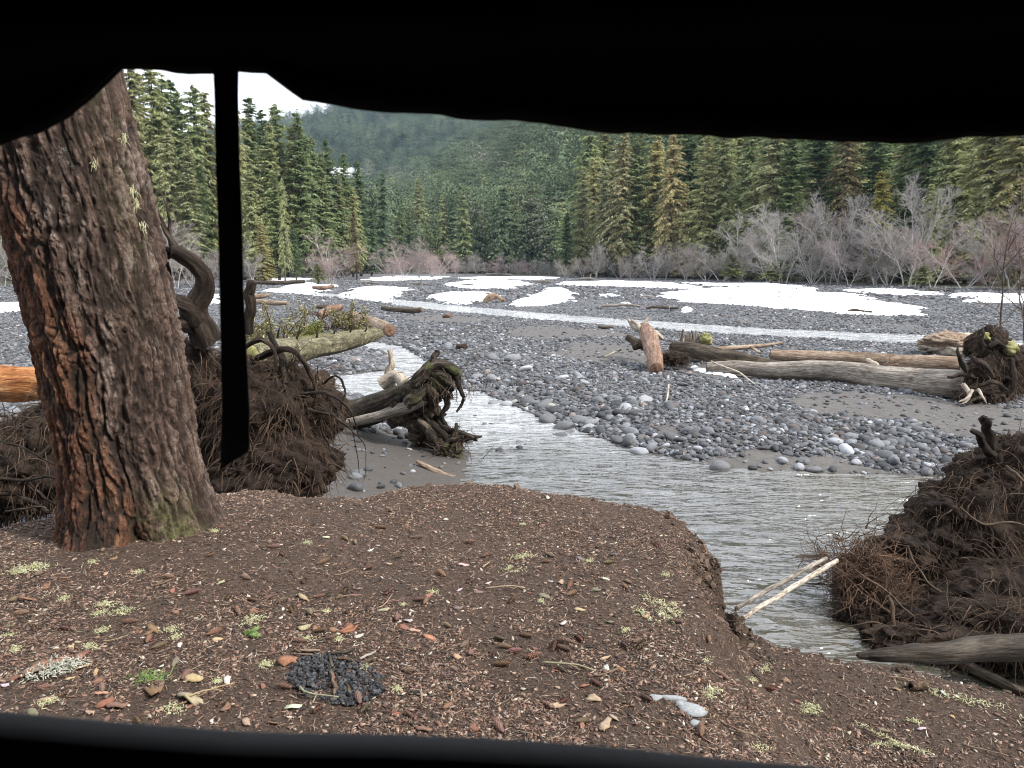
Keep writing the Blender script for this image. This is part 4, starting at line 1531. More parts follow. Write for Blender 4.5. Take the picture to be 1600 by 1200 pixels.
while a < 1720:
    Yd = float(np.interp(a, [880, 1000, 1200, 1400, 1600, 1800], [158, 138, 108, 90, 74, 66])) + rgf.uniform(-3, 5)
    n_ = float(np.interp(a, [880, 1050, 1150, 1300, 1450, 1600, 1800], [42, 62, 80, 98, 110, 118, 125])) * rgf.uniform(0.6, 1.25)
    c = [GREY, GREY, TAN, MAUVE][rgf.integers(4)]
    if 1490 < a < 1507:
        put_bare(a, 450, hpx(115, Yd), 3, (0.32, 0.20, 0.19), 'reddish pink bare alder near the right edge', None, Yd=Yd)
    else:
        put_bare(a, 450, hpx(n_, Yd), rgf.integers(5), c, 'bare grey alder on the right bank ' + col_at(a), 'bare alders ' + col_at(a), Yd=Yd, wide=rgf.uniform(1, 1.4))
    a += rgf.uniform(14, 38) if a < 1150 else rgf.uniform(22, 60)
for a, n_, lab in [(1388, 125, 'leaning white stemmed alder rising over the thicket'), (1425, 150, 'white stemmed alder above the leaning one'), (1310, 130, 'tall pale alder reaching into the dark firs'), (1215, 110, 'grey feathery alder before the dark conifers')]:
    Yd = float(np.interp(a, [880, 1000, 1200, 1400, 1600, 1800], [158, 138, 108, 90, 74, 66])) + 3
    put_bare(a, 450, hpx(n_, Yd), 4 if a != 1388 else 3, GREY, lab, None, Yd=Yd, wide=0.8)
# small evergreen round the pink tree, undergrowth along the right bank
for a, Yd, n_, lab in [(497, 94, 28, 'low dark evergreen bush on the island with the pinkish tree'), (1205, 103, 30, 'low green bush at the edge of the big snow patch'), (1140, 118, 36, 'dark bush under the grey thicket'), (1440, 84, 32, 'low dark bush at the foot of the alders'), (1590, 76, 40, 'yellow green bush beside the thin saplings')]:
    x = ray(a, 450)[0] * Yd
    put_tree(x, Yd, hpx(n_, Yd) * 1.2, LO[3], OLIVE[2], 0.1, lab, None, 'evergreen_bush', 3.2)

for i in range(40):
    a = 592 + i * 7.4 + rgf.uniform(-3, 3)
    Yd = rgf.uniform(232, 330)
    x = ray(a, 430)[0] * Yd
    ph = 'left of the valley middle' if a < 690 else 'right of the valley middle' if a > 780 else 'in the valley middle'
    put_tree(x, Yd, float(rgf.uniform(19, 33)), HI[[0, 1, 2, 3, 5][i % 5]] if i % 2 else LO[i % 4], [GREEN[1], GREEN[2], GREEN[0], GREEN[3], OLIVE[2]][i % 5], float(rgf.uniform(0.05, 0.35)), 'distant conifer behind the low bare shrubs, ' + ph, 'distant conifers ' + ph)

# tall firs round the tent on the camera's own bank; out of view, added for shade on the bank
for x, y, h, k_, lab in [(0.5, -9.0, 33, 4, 'unseen fir added straight behind the tent'), (-6.5, -4.0, 31, 2, 'unseen fir added behind the tent to the left')]:
    put_tree(x, y, h, HI[k_], GREEN[0], 0.05, lab, None, 'fir_tree', 1.15)

# hillside forest as one mass
rg = np.random.default_rng(77)
N = 80000
yy = np.exp(rg.uniform(math.log(175), math.log(2100), N))
xx = rg.uniform(-0.62, 1.05, N) * yy
dR, dL = sdline(xx, yy, RFOOT), sdline(xx, yy, LFOOT)
k = ((dR > 22) | (dL < -25)) & (rg.random(N) < 0.9)
k |= (dR > -200) & (yy > 240) & (np.abs(xx / yy + 0.05) < 0.5)
k &= ~((yy < 235) & (dR < 45) & (dR > 0))
# thin out where trees would stand closer than they do
k &= rg.random(N) < np.clip((yy / 780) ** 2, 0.02, 1)
# snowy clearings on the far hillside
for cx_, cy_, rr in ((-215, 1010, 26), (-236, 1040, 16), (-300, 1005, 16)):
    k &= np.hypot(xx - cx_, (yy - cy_) * 0.5) > rr
xx, yy = xx[k], yy[k]
zz = H(xx, yy)
n = len(xx)
hh = rg.uniform(15, 33, n) * np.where(rg.random(n) < 0.1, 1.25, 1)
farp = []
for i in range(6):
    c_, t_ = conifer(h=1.0, r=0.095 + 0.018 * (i % 3), seed=70 + i, nb=95, ns=5, ks=4, slen=0.05, droop=0.7, base=0.04, width=0.45, shape=0.75, limbs=False)
    farp.append(c_.mesh('far_crown', M['foliage_far']))
tone = n2(xx, yy, 90, 3, 12)[:, None]
colf = np.where(tone > 0, 1, 1) * (np.array([0.088, 0.115, 0.068]) * (1 + 0.7 * tone)) * rg.uniform(0.35, 2.0, (n, 1))
w = rg.random(n)
colf[w < 0.05] = np.array([0.24, 0.24, 0.19])
colf[(w > 0.05) & (w < 0.13)] *= np.array([1.8, 1.5, 1.2])
scatter('hillside_forest', np.stack([xx, yy, zz - 0.4], -1), np.stack([0 * xx, 0 * xx, rg.uniform(0, 6.28, n)], -1), np.stack([hh, hh, hh], -1), colf, rg.integers(0, 6, n), farp,
        'dense dark conifer forest covering the hillside beyond the river', 'forest')
# snow lying in the clearings of the far hillside
for cx_, cy_, rr in ((-215, 1010, 26), (-236, 1040, 16), (-300, 1005, 16)):
    X, Y = np.meshgrid(np.linspace(cx_ - rr * 1.3, cx_ + rr * 1.3, 30), np.linspace(cy_ - rr * 2.4, cy_ + rr * 2.4, 30))
    sd = np.hypot(X - cx_, (Y - cy_) * 0.55) - rr + rr * 0.9 * n2(X, Y, rr * 0.5, 3, 15)
    i_, j_ = np.meshgrid(np.arange(29), np.arange(29), indexing='ij')
    quads = np.stack([i_ * 30 + j_, i_ * 30 + j_ + 1, (i_ + 1) * 30 + j_ + 1, (i_ + 1) * 30 + j_], -1).reshape(-1, 4)
    keep = sd.ravel()[quads].max(1) < 0
    if keep.sum() > 4:
        tag(MB().add(np.stack([X, Y, H(X, Y) + 1.2], -1).reshape(-1, 3), quads[keep]).build('snow_patch', M['snow']), kind='structure')
# ------------------------------------------------------------------ root plates, stumps and driftwood


def soil_blob(c, rad, seed, res=(72, 116), amp=0.35):
    th = np.linspace(0.02, math.pi - 0.02, res[0])
    ph = np.linspace(0, 2 * math.pi, res[1], endpoint=False)
    PH, TT = np.meshgrid(ph, th)
    d = np.stack([np.sin(TT) * np.cos(PH), np.sin(TT) * np.sin(PH), np.cos(TT)], -1)
    F1, F2, _ = worley(d * 3.2 + seed, seed)
    r = 1 + amp * 1.5 * fbm(d * 1.6 + seed * 3.3, 4, seed) - 0.16 * F1 + 0.13 * fbm(d * 8, 3, seed + 1) + 0.05 * fbm(d * 26, 2, seed + 2)
    G = np.asarray(c) + d * r[..., None] * np.asarray(rad)
    return G, d, r


def root_mass(parent, blobs, fines, seed, soil_mat, fine_mat, face=(0, -1, 0.2), rad=(0.0025, 0.007), k=8, zmin=-0.3):
    """lumpy soil mass and the fine roots that hang out of it"""
    g = np.random.default_rng(seed)
    mb_, fb = MB(), MB()
    face = unit(np.array(face, float))
    for bi, (c, r_) in enumerate(blobs):
        G_, d_, rr_ = soil_blob(c, r_, seed + bi)
        G_[..., 2] = np.maximum(G_[..., 2], zmin)
        mb_.grid(G_, wrap=True)
        n = fines[bi]
        q0 = g.integers(2, G_.shape[0] - 2, n * 3)
        q1 = g.integers(0, G_.shape[1], n * 3)
        ok = (d_[q0, q1] @ face > -0.25)
        q0, q1 = q0[ok][:n], q1[ok][:n]
        st = G_[q0, q1] - d_[q0, q1] * 0.03
        m = len(st)
        size = max(r_)
        # long hanging roots and short hairy tangle
        for fr, l0, l1, ra, rb, grav, wig in ((0.3, 0.25, 0.8, rad[0] * 1.2, rad[1], 0.34, 0.24), (0.7, 0.08, 0.38, rad[0] * 0.6, rad[0] * 1.2, 0.14, 0.30)):
            s_i = g.random(m) < fr
            mm = int(s_i.sum())
            if mm == 0:
                continue
            dr = d_[q0, q1][s_i] * 0.9 + g.normal(0, 0.5, (mm, 3)) + np.array([0, 0, -0.15])
            W_ = walk(st[s_i], dr, size * g.uniform(l0, l1, mm), k, wig, grav, g)
            fb.tubes(W_, g.uniform(ra, rb, (mm, 1)) * np.linspace(1, 0.12, k)[None], 4, caps=False)
    so = mb_.build('soil_mass', soil_mat, parent)
    fo = fb.build('fine_roots', fine_mat, parent)
    tag(fo, kind='stuff')
    return so, fo


def px_limbs(parent, name, lst, mat, seed=0, k=18, n=9, wig=0.02, rough=0.18):
    for i, rows in enumerate(lst):
        m_ = MB()
        limb(m_, rows, k=k, wig=wig, seed=seed + i * 3, n=n, rough=rough)
        m_.build(name, mat, parent)


def rand_roots(parent, c, rad, n, seed, mat, ln=(0.5, 1.0), r=(0.015, 0.04), face=(0, -1, 0.1), grav=0.08, name='root', wig=0.22):
    g = np.random.default_rng(seed)
    c = np.asarray(c, float)
    rad = np.asarray(rad, float)
    face = unit(np.array(face, float))
    for i in range(n):
        d = unit(g.normal(0, 1, 3))
        if d @ face < -0.2:
            d = d - 2 * (d @ face) * face
        st = c + d * rad * 0.55
        k = 9
        pp = walk(st[None], (d + g.normal(0, 0.3, 3))[None], g.uniform(*ln) * rad.max(), k, wig, grav, g)[0]
        r0 = g.uniform(*r)
        rows = np.concatenate([pp, (r0 * np.linspace(1, 0.1, k))[:, None]], 1)
        m_ = MB()
        limb(m_, rows, k=16, wig=0.01, seed=seed + i, n=6, rough=0.14, world=True)
        m_.build(name, mat, parent)


def log_thing(name, label, cat, rows, mat, endmat=None, k=40, n=22, wig=0.02, seed=0, rough=0.05, loc=None, group=None, parent=None, jag=0.25, part='trunk'):
    m_ = MB()
    PP, RR = limb(m_, rows, k=int(k * 1.6), wig=wig, seed=seed, n=max(n, 8) if n < 10 else 26, rough=rough * 0.7, sc=6)
    if parent is None:
        parent = thing(name, label, cat, loc if loc is not None else (PP[0, 0], PP[0, 1], PP[:, 2].min() - RR[0]), group)
    m_.build(part, mat, parent)
    if endmat:
        for e in (0, -1):
            T = unit(PP[0] - PP[3]) if e == 0 else unit(PP[-1] - PP[-4])
            ref = np.array([0, 0, 1.]) if abs(T[2]) < 0.8 else np.array([1., 0, 0])
            S = unit(np.cross(T, ref))
            U = np.cross(S, T)
            g = np.random.default_rng(seed + 5 + e)
            an = np.linspace(0, 6.28, 16, endpoint=False)
            rings = []
            for f in (0.93, 0.66, 0.33, 0.04):
                j = (0.12 + jag * g.random(16) * (1.1 - f)) * RR[e]
                rings.append(PP[e] + T * j[:, None] + (np.cos(an)[:, None] * S + np.sin(an)[:, None] * U) * RR[e] * f)
            base_ = PP[e] - T * 0.03 + (np.cos(an)[:, None] * S + np.sin(an)[:, None] * U) * RR[e] * 0.93
            MB().grid(np.array([base_] + rings), wrap=True).build('broken_end', endmat, parent, smooth=False)
    return parent


def gz(px, py, z=0.2):
    return P(px, py, z)


# --- uprooted tree left of the river, its mossy trunk lying away over the water
t = thing('uprooted_tree', 'uprooted tree behind the leaning trunk, its mossy log lying towards the river', 'tree', (*D(420, 740, 6.9)[:2], 0.1))
c1, c2, c3 = D(435, 655, 7.1), D(320, 645, 7.2), D(372, 605, 7.4)
root_mass(t, [(c1, (0.58, 0.5, 0.50)), (c2, (0.50, 0.45, 0.66)), (c3, (0.45, 0.42, 0.38)), (D(500, 640, 7.2), (0.26, 0.25, 0.26)), (D(430, 735, 6.8), (0.6, 0.4, 0.35))], [3400, 2300, 2000, 1200, 1500], 201, M['soil'], M['fine'], zmin=0.0)
rand_roots(t, c1, (0.65, 0.45, 0.65), 22, 210, M['root'], (0.6, 1.1), (0.006, 0.015))
rand_roots(t, c2, (0.5, 0.4, 0.65), 12, 240, M['root'], (0.5, 0.9), (0.006, 0.014))
px_limbs(t, 'root', [
    [(325, 535, 7.0, 26), (305, 490, 6.9, 20), (318, 450, 6.9, 17), (306, 415, 6.85, 14), (275, 396, 6.8, 12), (236, 392, 6.8, 9)],
    [(305, 500, 6.9, 20), (290, 478, 6.8, 13), (262, 468, 6.8, 10), (240, 452, 6.75, 7)],
    [(300, 505, 6.9, 18), (275, 510, 6.8, 12), (262, 522, 6.8, 10)],
    [(388, 520, 7.0, 9), (392, 480, 7.0, 8), (390, 455, 7.0, 8), (396, 438, 7.0, 7)],
    [(236, 392, 6.8, 8), (226, 360, 6.8, 5), (228, 330, 6.8, 3.5), (212, 300, 6.85, 2)],
    [(282, 398, 6.8, 6), (262, 365, 6.8, 4.5), (248, 338, 6.8, 3), (236, 318, 6.85, 2)],
    [(268, 392, 6.8, 3.5), (264, 360, 6.8, 3), (262, 322, 6.8, 2.0), (250, 300, 6.9, 1.3)],
    [(230, 350, 6.8, 3), (236, 325, 6.8, 2), (230, 305, 6.8, 2)],
    [(262, 480, 6.8, 5), (264, 440, 6.9, 4), (262, 410, 6.8, 3)],
    [(400, 560, 7.0, 6.0), (450, 545, 6.9, 5.0), (480, 575, 6.9, 3.5), (495, 620, 6.9, 2.5)],
    [(420, 520, 7.2, 5.0), (440, 560, 7.0, 6.0), (445, 600, 6.9, 6.0)],
    [(460, 620, 6.9, 4.0), (510, 615, 6.8, 3.0), (545, 640, 6.8, 1.5), (560, 680, 6.8, 1.0)],
    [(440, 590, 6.8, 1.5), (452, 630, 6.7, 1.5), (455, 665, 6.7, 1.5), (435, 700, 6.7, 1.0)],
    [(480, 640, 6.8, 3.5), (520, 650, 6.8, 2.5), (548, 672, 6.8, 1.5), (572, 700, 6.8, 0.8), (568, 750, 6.8, 0.5)],
    [(505, 600, 7.0, 1.8), (525, 588, 6.9, 1.8), (540, 610, 6.9, 2.0), (532, 640, 6.9, 1.5)],
    [(545, 655, 6.85, 1.2), (555, 690, 6.8, 0.9), (562, 740, 6.8, 0.6)],
    [(500, 660, 6.85, 2.0), (515, 700, 6.8, 1.5), (540, 730, 6.8, 0.8)],
    [(380, 545, 7, 4.0), (405, 530, 6.9, 4.5), (425, 545, 6.85, 3.5), (430, 580, 6.8, 2.5)],
], M['darkroot'], 260, n=14, k=34, rough=0.32, wig=0.012)
log_thing(None, None, None, [(385, 562, 7.4, 26), (440, 551, 8.6, 22), (500, 540, 10.2, 18), (550, 530, 11.6, 14), (592, 522, 12.8, 8)], M['moss_log'], M['moss'], k=50, n=18, wig=0.04, seed=6, rough=0.12, parent=t)
g = np.random.default_rng(61)
PPm, RRm = curve_px([(385, 562, 7.4, 26), (440, 551, 8.6, 22), (500, 540, 10.2, 18), (550, 530, 11.6, 14), (592, 522, 12.8, 8)], 300)
ii = g.integers(10, 295, 2600)
aa = g.uniform(0.1, math.pi * 1.15, 2600)
st = PPm[ii] + np.stack([-np.cos(aa) * 0.35, -np.abs(np.cos(aa)) * 0.9, np.sin(aa)], -1) * RRm[ii][:, None] * 0.98
W_ = walk(st, g.normal(0, .5, (2600, 3)) + np.array([0, -0.4, -0.4]), g.uniform(0.03, 0.11, 2600), 4, 0.4, 0.35, g)
tag(MB().tubes(W_, np.full((2600, 4), 0.004) * np.array([1, .9, .7, .4]), 3, caps=False).build('moss', M['moss'], t), kind='stuff')
for i in range(7):
    f = 30 + i * 36
    rows = [list(PPm[f]) + [0.02], list(PPm[f] + [0.02 * i, -0.05, RRm[f] + 0.04]) + [0.014], list(PPm[f] + [0.05 * (i % 3), -0.02, RRm[f] + 0.12 + 0.03 * (i % 3)]) + [0.006]]
    m_ = MB(); limb(m_, rows, k=6, wig=0.01, seed=i, n=5, world=True); m_.build('branch_stub', M['darkroot'], t)

# --- root mass and orange split log at the far left
t = thing('uprooted_stump', 'dark tangled root mass under the orange split log at the left edge', 'stump', (*D(40, 790, 6.4)[:2], 0.2))
root_mass(t, [(D(30, 730, 6.6), (0.8, 0.5, 0.42)), (D(105, 690, 6.8), (0.42, 0.5, 0.55)), (D(-60, 770, 6.3), (0.7, 0.5, 0.3))], [1700, 1200, 600], 301, M['soil'], M['fine'], zmin=0.0)
px_limbs(t, 'root', [
    [(20, 745, 6.2, 5.0), (60, 715, 6.2, 6.0), (90, 680, 6.3, 5.0), (112, 655, 6.4, 3.5)],
    [(-30, 700, 6.2, 4.0), (10, 720, 6.1, 3.5), (50, 760, 6.1, 3.0), (90, 790, 6.0, 2.0)],
    [(-20, 770, 6.0, 4.5), (30, 775, 6.0, 4.0), (75, 800, 5.9, 2.5)],
    [(0, 640, 6.5, 1.5), (15, 660, 6.4, 2.5), (20, 700, 6.3, 3.0)],
    [(60, 640, 6.6, 6.0), (85, 625, 6.5, 6.0), (110, 610, 6.6, 4.5)],
    [(0, 690, 6.1, 2.0), (40, 700, 6.0, 2.0), (90, 730, 6.0, 1.5)],
    [(-40, 740, 6.1, 3.0), (20, 750, 5.95, 3.0), (80, 745, 5.9, 2.0), (110, 760, 5.9, 1.5)],
    [(10, 800, 5.8, 2.0), (50, 792, 5.8, 2.0), (80, 800, 5.75, 1.5)],
], M['darkroot'], 320, n=8, rough=0.3)
log_thing('fallen_log', 'bright orange split log lying behind the leaning trunk at the left edge', 'log', [(-190, 590, 8.2, 34), (-60, 596, 8.0, 32), (20, 600, 7.8, 29), (82, 603, 7.7, 25)], M['orange_wood'], M['orange_wood'], k=44, n=18, wig=0.02, seed=17, rough=0.2, jag=0.9)

# --- clawed weathered stump in the middle
base = P(690, 712, 0.0)
t = thing('driftwood_stump', 'weathered stump with claw like roots standing at the water edge in the middle', 'stump', (base[0], base[1], 0))
Yb = float(base[1])
px_limbs(t, 'log', [[(500, 650, Yb + 1.2, 20), (560, 645, Yb + 1.0, 24), (620, 628, Yb + 0.6, 26), (665, 605, Yb + 0.25, 26), (695, 592, Yb, 22)]], M['stump'], 401, k=40, n=16, rough=0.2)
px_limbs(t, 'branch', [[(545, 660, Yb + 0.5, 8), (600, 648, Yb + 0.3, 9), (650, 630, Yb + 0.1, 11), (680, 605, Yb, 14)]], M['grey_log'], 402, k=26, n=9, rough=0.14)
m_ = MB()
for bi, (a, b, yo, rr) in enumerate([(668, 612, 0.15, 34), (640, 640, 0.35, 34), (690, 590, 0.1, 25), (702, 704, 0.05, 24), (665, 680, 0.4, 30), (660, 650, 0.35, 32)]):
    G_, d_, _ = soil_blob(D(a, b, Yb + yo), np.array([rr, rr * 0.8, rr * (0.85 if bi != 3 else 0.7)]) * Yb / F, 410 + bi, (34, 50), 0.5)
    m_.grid(G_, wrap=True, a=0.5)
m_.build('root_crown', M['stump'], t)
px_limbs(t, 'root', [
    [(655, 600, Yb, 14), (672, 578, Yb, 13), (695, 573, Yb, 12), (712, 585, Yb - 0.05, 8), (720, 603, Yb - 0.1, 5.5), (722, 622, Yb - 0.1, 4), (716, 642, Yb - 0.1, 2)],
    [(645, 615, Yb, 14), (655, 590, Yb, 12), (668, 572, Yb, 10), (684, 566, Yb + 0.05, 8)],
    [(675, 585, Yb - 0.05, 10), (690, 588, Yb - 0.1, 9), (703, 600, Yb - 0.12, 6.5), (705, 622, Yb - 0.1, 3)],
    [(682, 572, Yb, 8), (681, 558, Yb, 6), (683, 547, Yb, 3.5)],
    [(664, 600, Yb - 0.1, 9), (672, 610, Yb - 0.1, 9), (676, 635, Yb - 0.05, 7), (684, 650, Yb, 5)],
    [(640, 630, Yb - 0.05, 12), (652, 620, Yb - 0.12, 11), (662, 605, Yb - 0.1, 10)],
    [(690, 600, Yb, 8), (698, 625, Yb, 6), (692, 650, Yb, 4), (700, 665, Yb, 3)],
    [(655, 655, Yb + 0.1, 9), (672, 675, Yb, 10), (694, 700, Yb - 0.1, 8)],
    [(668, 650, Yb + 0.1, 8), (686, 670, Yb, 9), (706, 692, Yb - 0.1, 7)],
    [(680, 650, Yb + 0.1, 6), (695, 668, Yb, 7), (712, 688, Yb - 0.05, 5)],
    [(700, 704, Yb - 0.1, 8), (718, 690, Yb - 0.1, 6), (735, 684, Yb - 0.1, 5), (752, 684, Yb - 0.1, 1.5)],
    [(706, 672, Yb - 0.05, 5), (722, 678, Yb - 0.1, 5), (738, 682, Yb - 0.1, 4), (744, 690, Yb - 0.1, 2)],
    [(675, 716, Yb - 0.15, 5), (690, 700, Yb - 0.2, 6), (706, 688, Yb - 0.2, 6), (722, 684, Yb - 0.2, 4)],
    [(700, 715, Yb - 0.15, 7), (712, 705, Yb - 0.2, 7), (716, 690, Yb - 0.15, 5), (712, 662, Yb - 0.1, 2.5)],
    [(718, 668, Yb - 0.1, 3), (710, 680, Yb - 0.15, 5), (708, 700, Yb - 0.15, 6)],
    [(725, 722, Yb - 0.1, 5), (715, 712, Yb - 0.2, 7), (700, 716, Yb - 0.1, 8)],
], M['stump'], 420, k=30, n=12, wig=0.035, rough=0.45)
px_limbs(t, 'root', [
    [(612, 612, Yb + 0.9, 8), (608, 585, Yb + 0.9, 8), (612, 565, Yb + 0.9, 5), (608, 548, Yb + 0.9, 4)],
    [(600, 600, Yb + 0.9, 14), (618, 588, Yb + 0.8, 11), (634, 600, Yb + 0.6, 10)],
], M['pale_wood'], 450, k=14, n=9)
g = np.random.default_rng(9)
c0 = D(690, 600, Yb)
st = c0 + g.normal(0, 1, (130, 3)) * np.array([0.22, 0.15, 0.12])
W_ = walk(st, g.normal(0, 0.6, (130, 3)) + np.array([0.3, -0.3, -0.5]), g.uniform(0.08, 0.35, 130), 6, 0.4, 0.25, g)
st2 = D(708, 700, Yb - 0.1) + g.normal(0, 1, (110, 3)) * np.array([0.18, 0.12, 0.12])
W2_ = walk(st2, g.normal(0, 0.8, (110, 3)), g.uniform(0.08, 0.35, 110), 6, 0.4, 0.1, g)
tag(MB().tubes(np.concatenate([W_, W2_]), np.full((240, 6), 0.006) * np.linspace(1, .3, 6), 4, caps=False).build('fine_roots', M['root'], t), kind='stuff')

log_thing('driftwood_branch', 'short pale brown branch lying at the water edge below the clawed stump', 'branch', [(652, 722, 10.2, 3), (668, 730, 10.1, 5), (690, 740, 10.0, 5), (712, 746, 9.9, 3)], M['brown_log'], M['cut'], k=20, n=8, seed=7, rough=0.12)

# --- branches and brush behind the uprooted tree


def brush(name, label, px, py, Yd, wpx, hpx_, color, seed, n=1500, cat='shrub', stems=14, leaf=0.045):
    """low leafy brush: a few arching stems and many small leaf faces"""
    g = np.random.default_rng(seed)
    n = int(n * 1.6)
    w, h = wpx * Yd / F, hpx_ * Yd / F
    c = D(px, py, Yd)
    t_ = thing(name, label, cat, c)
    st = c + g.normal(0, 1, (stems, 3)) * np.array([w * 0.15, w * 0.15, 0])
    dr = g.normal(0, 0.8, (stems, 3)) * np.array([w / (h + w) * 2, 0.6, 0.1]) + np.array([0, 0, 1.0])
    k = 8
    pp = walk(st, dr, h * g.uniform(0.9, 1.5, stems), k, 0.15, 0.09, g)
    pp[..., 0] = np.clip(pp[..., 0], c[0] - w * 0.55, c[0] + w * 0.55)
    mb_ = MB().tubes(pp, np.full((stems, k), 0.010) * np.linspace(1, .4, k), 4, caps=False)
    tw = walk(pp[:, 2:].reshape(-1, 3).repeat(3, 0), g.normal(0, 1, (stems * 6 * 3, 3)), h * g.uniform(0.15, 0.4, stems * 18), 4, 0.25, 0.05, g)
    mb_.tubes(tw, np.full((len(tw), 4), 0.004), 3, caps=False).build('stems', M['root'], t_)
    q = np.concatenate([pp[:, 2:].reshape(-1, 3), tw.reshape(-1, 3)])
    s = q[g.integers(0, len(q), n)] + g.normal(0, 0.05, (n, 3)) * max(h, .4)
    d = unit(g.normal(0, 1, (n, 3)) + np.array([0, 0, -0.4]))
    n_ = n
    ll = leaf * g.uniform(0.5, 1.3, (n, 1))
    wv = unit(np.cross(d, g.normal(0, 1, (n, 3)))) * ll * 0.22
    V = np.stack([s, s + d * ll * .5 + wv, s + d * ll, s + d * ll * .5 - wv], 1)
    o = MB().add(V.reshape(-1, 3), np.arange(n * 4).reshape(-1, 4), None, np.repeat(g.random(n), 4)).build('foliage', M['foliage'], t_, smooth=False)
    o.color = (*color, 0.12)
    tag(o, kind='stuff')
    return t_


brush('shrub', 'olive drooping brush beside the strap, above the mossy trunk', 432, 535, 10.5, 90, 50, (0.19, 0.17, 0.075), 501, 1300)
brush('shrub', 'bright yellow green mossy bush between the olive brush and the reddish log', 486, 528, 11.5, 55, 20, (0.21, 0.23, 0.055), 502, 1800, leaf=0.035)
brush('shrub', 'olive feathery bush beside the log with the round cut end', 548, 515, 13.5, 40, 32, (0.20, 0.18, 0.08), 503, 1200)
brush('shrub', 'dry reddish twigs left of the olive feathery bush', 515, 515, 13.5, 45, 26, (0.16, 0.09, 0.06), 504, 350)
log_thing('fallen_log', 'reddish brown log with round cut end pointing towards the river', 'log', [(545, 494, 19.5, 8), (565, 500, 18.3, 9), (590, 509, 17.0, 10), (610, 516, 16.0, 10)], M['brown_log'], M['cut'], k=26, n=14, seed=21, rough=0.09)
log_thing('driftwood_log', 'small pinkish log lying behind the dry reddish twigs', 'log', [(498, 492, 22, 6), (515, 484, 22.3, 7), (532, 480, 22.6, 5)], M['red_wood'], M['cut'], k=18, n=9, seed=22)
log_thing('driftwood_log', 'thin grey log lying on the gravel bar above the round cut log', 'log', [(597, 482, 30, 3.5), (625, 484, 29.5, 4), (645, 486, 29.3, 4.5), (658, 484, 29.2, 4)], M['dark_log'], M['cut'], k=18, n=9, seed=23)
log_thing('driftwood_log', 'pale curved log lying on the snow left of the middle', 'log', [(757, 471, 44, 4), (768, 463, 44, 6), (778, 464, 44, 4), (786, 470, 43.5, 3)], M['brown_log'], M['cut'], k=18, n=9, seed=24, rough=0.2)
log_thing('driftwood_log', 'small dark log left of the reddish brown one', 'log', [(494, 480, 31, 2.5), (505, 479, 31, 3.5), (516, 479, 31, 2.5)], M['dark_log'], None, k=12, n=8, seed=25)
log_thing('driftwood_log', 'thin reddish log right of the dark root stub by the strap', 'log', [(392, 470, 28, 3), (425, 473, 27.5, 4), (450, 474, 27, 3)], M['brown_log'], None, k=14, n=8, seed=26)
log_thing('driftwood_log', 'short pale log just above the thin reddish one by the strap', 'log', [(390, 463, 34, 3), (405, 463, 34, 4), (420, 461, 34, 3)], M['brown_log'], None, k=12, n=8, seed=27)
log_thing('driftwood_log', 'long dark log lying in the snow below the yellow green cedar', 'log', [(392, 441, 78, 2.5), (430, 442, 77, 3.2), (476, 440, 77, 3)], M['dark_log'], None, k=16, n=8, seed=28)
log_thing('driftwood_log', 'low dark log at the foot of the pinkish island tree', 'log', [(490, 449, 70, 3), (505, 450, 69, 3.5), (522, 448, 69, 3)], M['red_wood'], None, k=12, n=8, seed=29)
far_logs = [(940, 478, 1000, 'thin log lying left of the big snow patch'), (1000, 465, 1025, 'short grey log touching the left tip of the big snow patch'), (905, 437, 930, 'pale snag at the foot of the right forest'), (1010, 482, 1062, 'dark log lying below the big snow patch'),
            (640, 444, 668, 'far log among the snow strips left of the middle'), (722, 447, 745, 'far dark log on the snow left of the middle'), (760, 430, 800, 'distant log line before the valley forest'), (1325, 487, 1362, 'dark log in the lower edge of the big snow patch'),
            (560, 443, 590, 'distant brown log between snow strips by the pinkish tree'), (835, 441, 862, 'distant grey log right of the middle snow strip'), (1450, 455, 1490, 'dark log before the alders at the far right')]
for i, (a, b, a2, lab) in enumerate(far_logs):
    q0, q1 = P(a, b, 0.42), P(a2, b + 1.0, 0.42)
    r = 2.2 * q0[1] / F
    m_ = MB()
    rows = [list(q0 + [0, 0, r * 0.3]) + [r], list((q0 + q1) / 2 + [0, 0.3, r * 0.7]) + [r * 1.1], list(q1 + [0, 0, r * 0.4]) + [r * 0.7]]
    tg_ = thing('driftwood_log', lab, 'log', q0)
    limb(m_, rows, k=12, wig=0.05, seed=i + 90, n=8, world=True)
    m_.build('trunk', M['dark_log'] if 'dark' in lab else M['grey_log'], tg_)
    m2 = MB(); limb(m2, [list(q1 * 0.7 + q0 * 0.3) + [r * .5], list(q1 * 0.6 + q0 * 0.4 + [r, 0, r * 4]) + [r * .25]], k=5, seed=i, n=5, world=True); m2.build('branch_stub', M['grey_log'], tg_)

t = thing('root_clump', 'small dark clump of roots lying alone on the gravel bar', 'root clump', P(722, 548, 0.25))
root_mass(t, [(P(722, 546, 0.25) + [0, 0, 0.08], (0.20, 0.14, 0.10))], [260], 601, M['soil'], M['fine'], zmin=0.1)
t = thing('wood_chunk', 'small reddish chunk of wood on the gravel beyond the root clump', 'wood', P(698, 496, 0.3))
m_ = MB(); limb(m_, [(693, 495, 33.4, 3), (698, 493.5, 33.3, 4), (704, 494, 33.2, 3)], k=8, n=7, rough=0.25); m_.build('chunk', M['cut'], t)

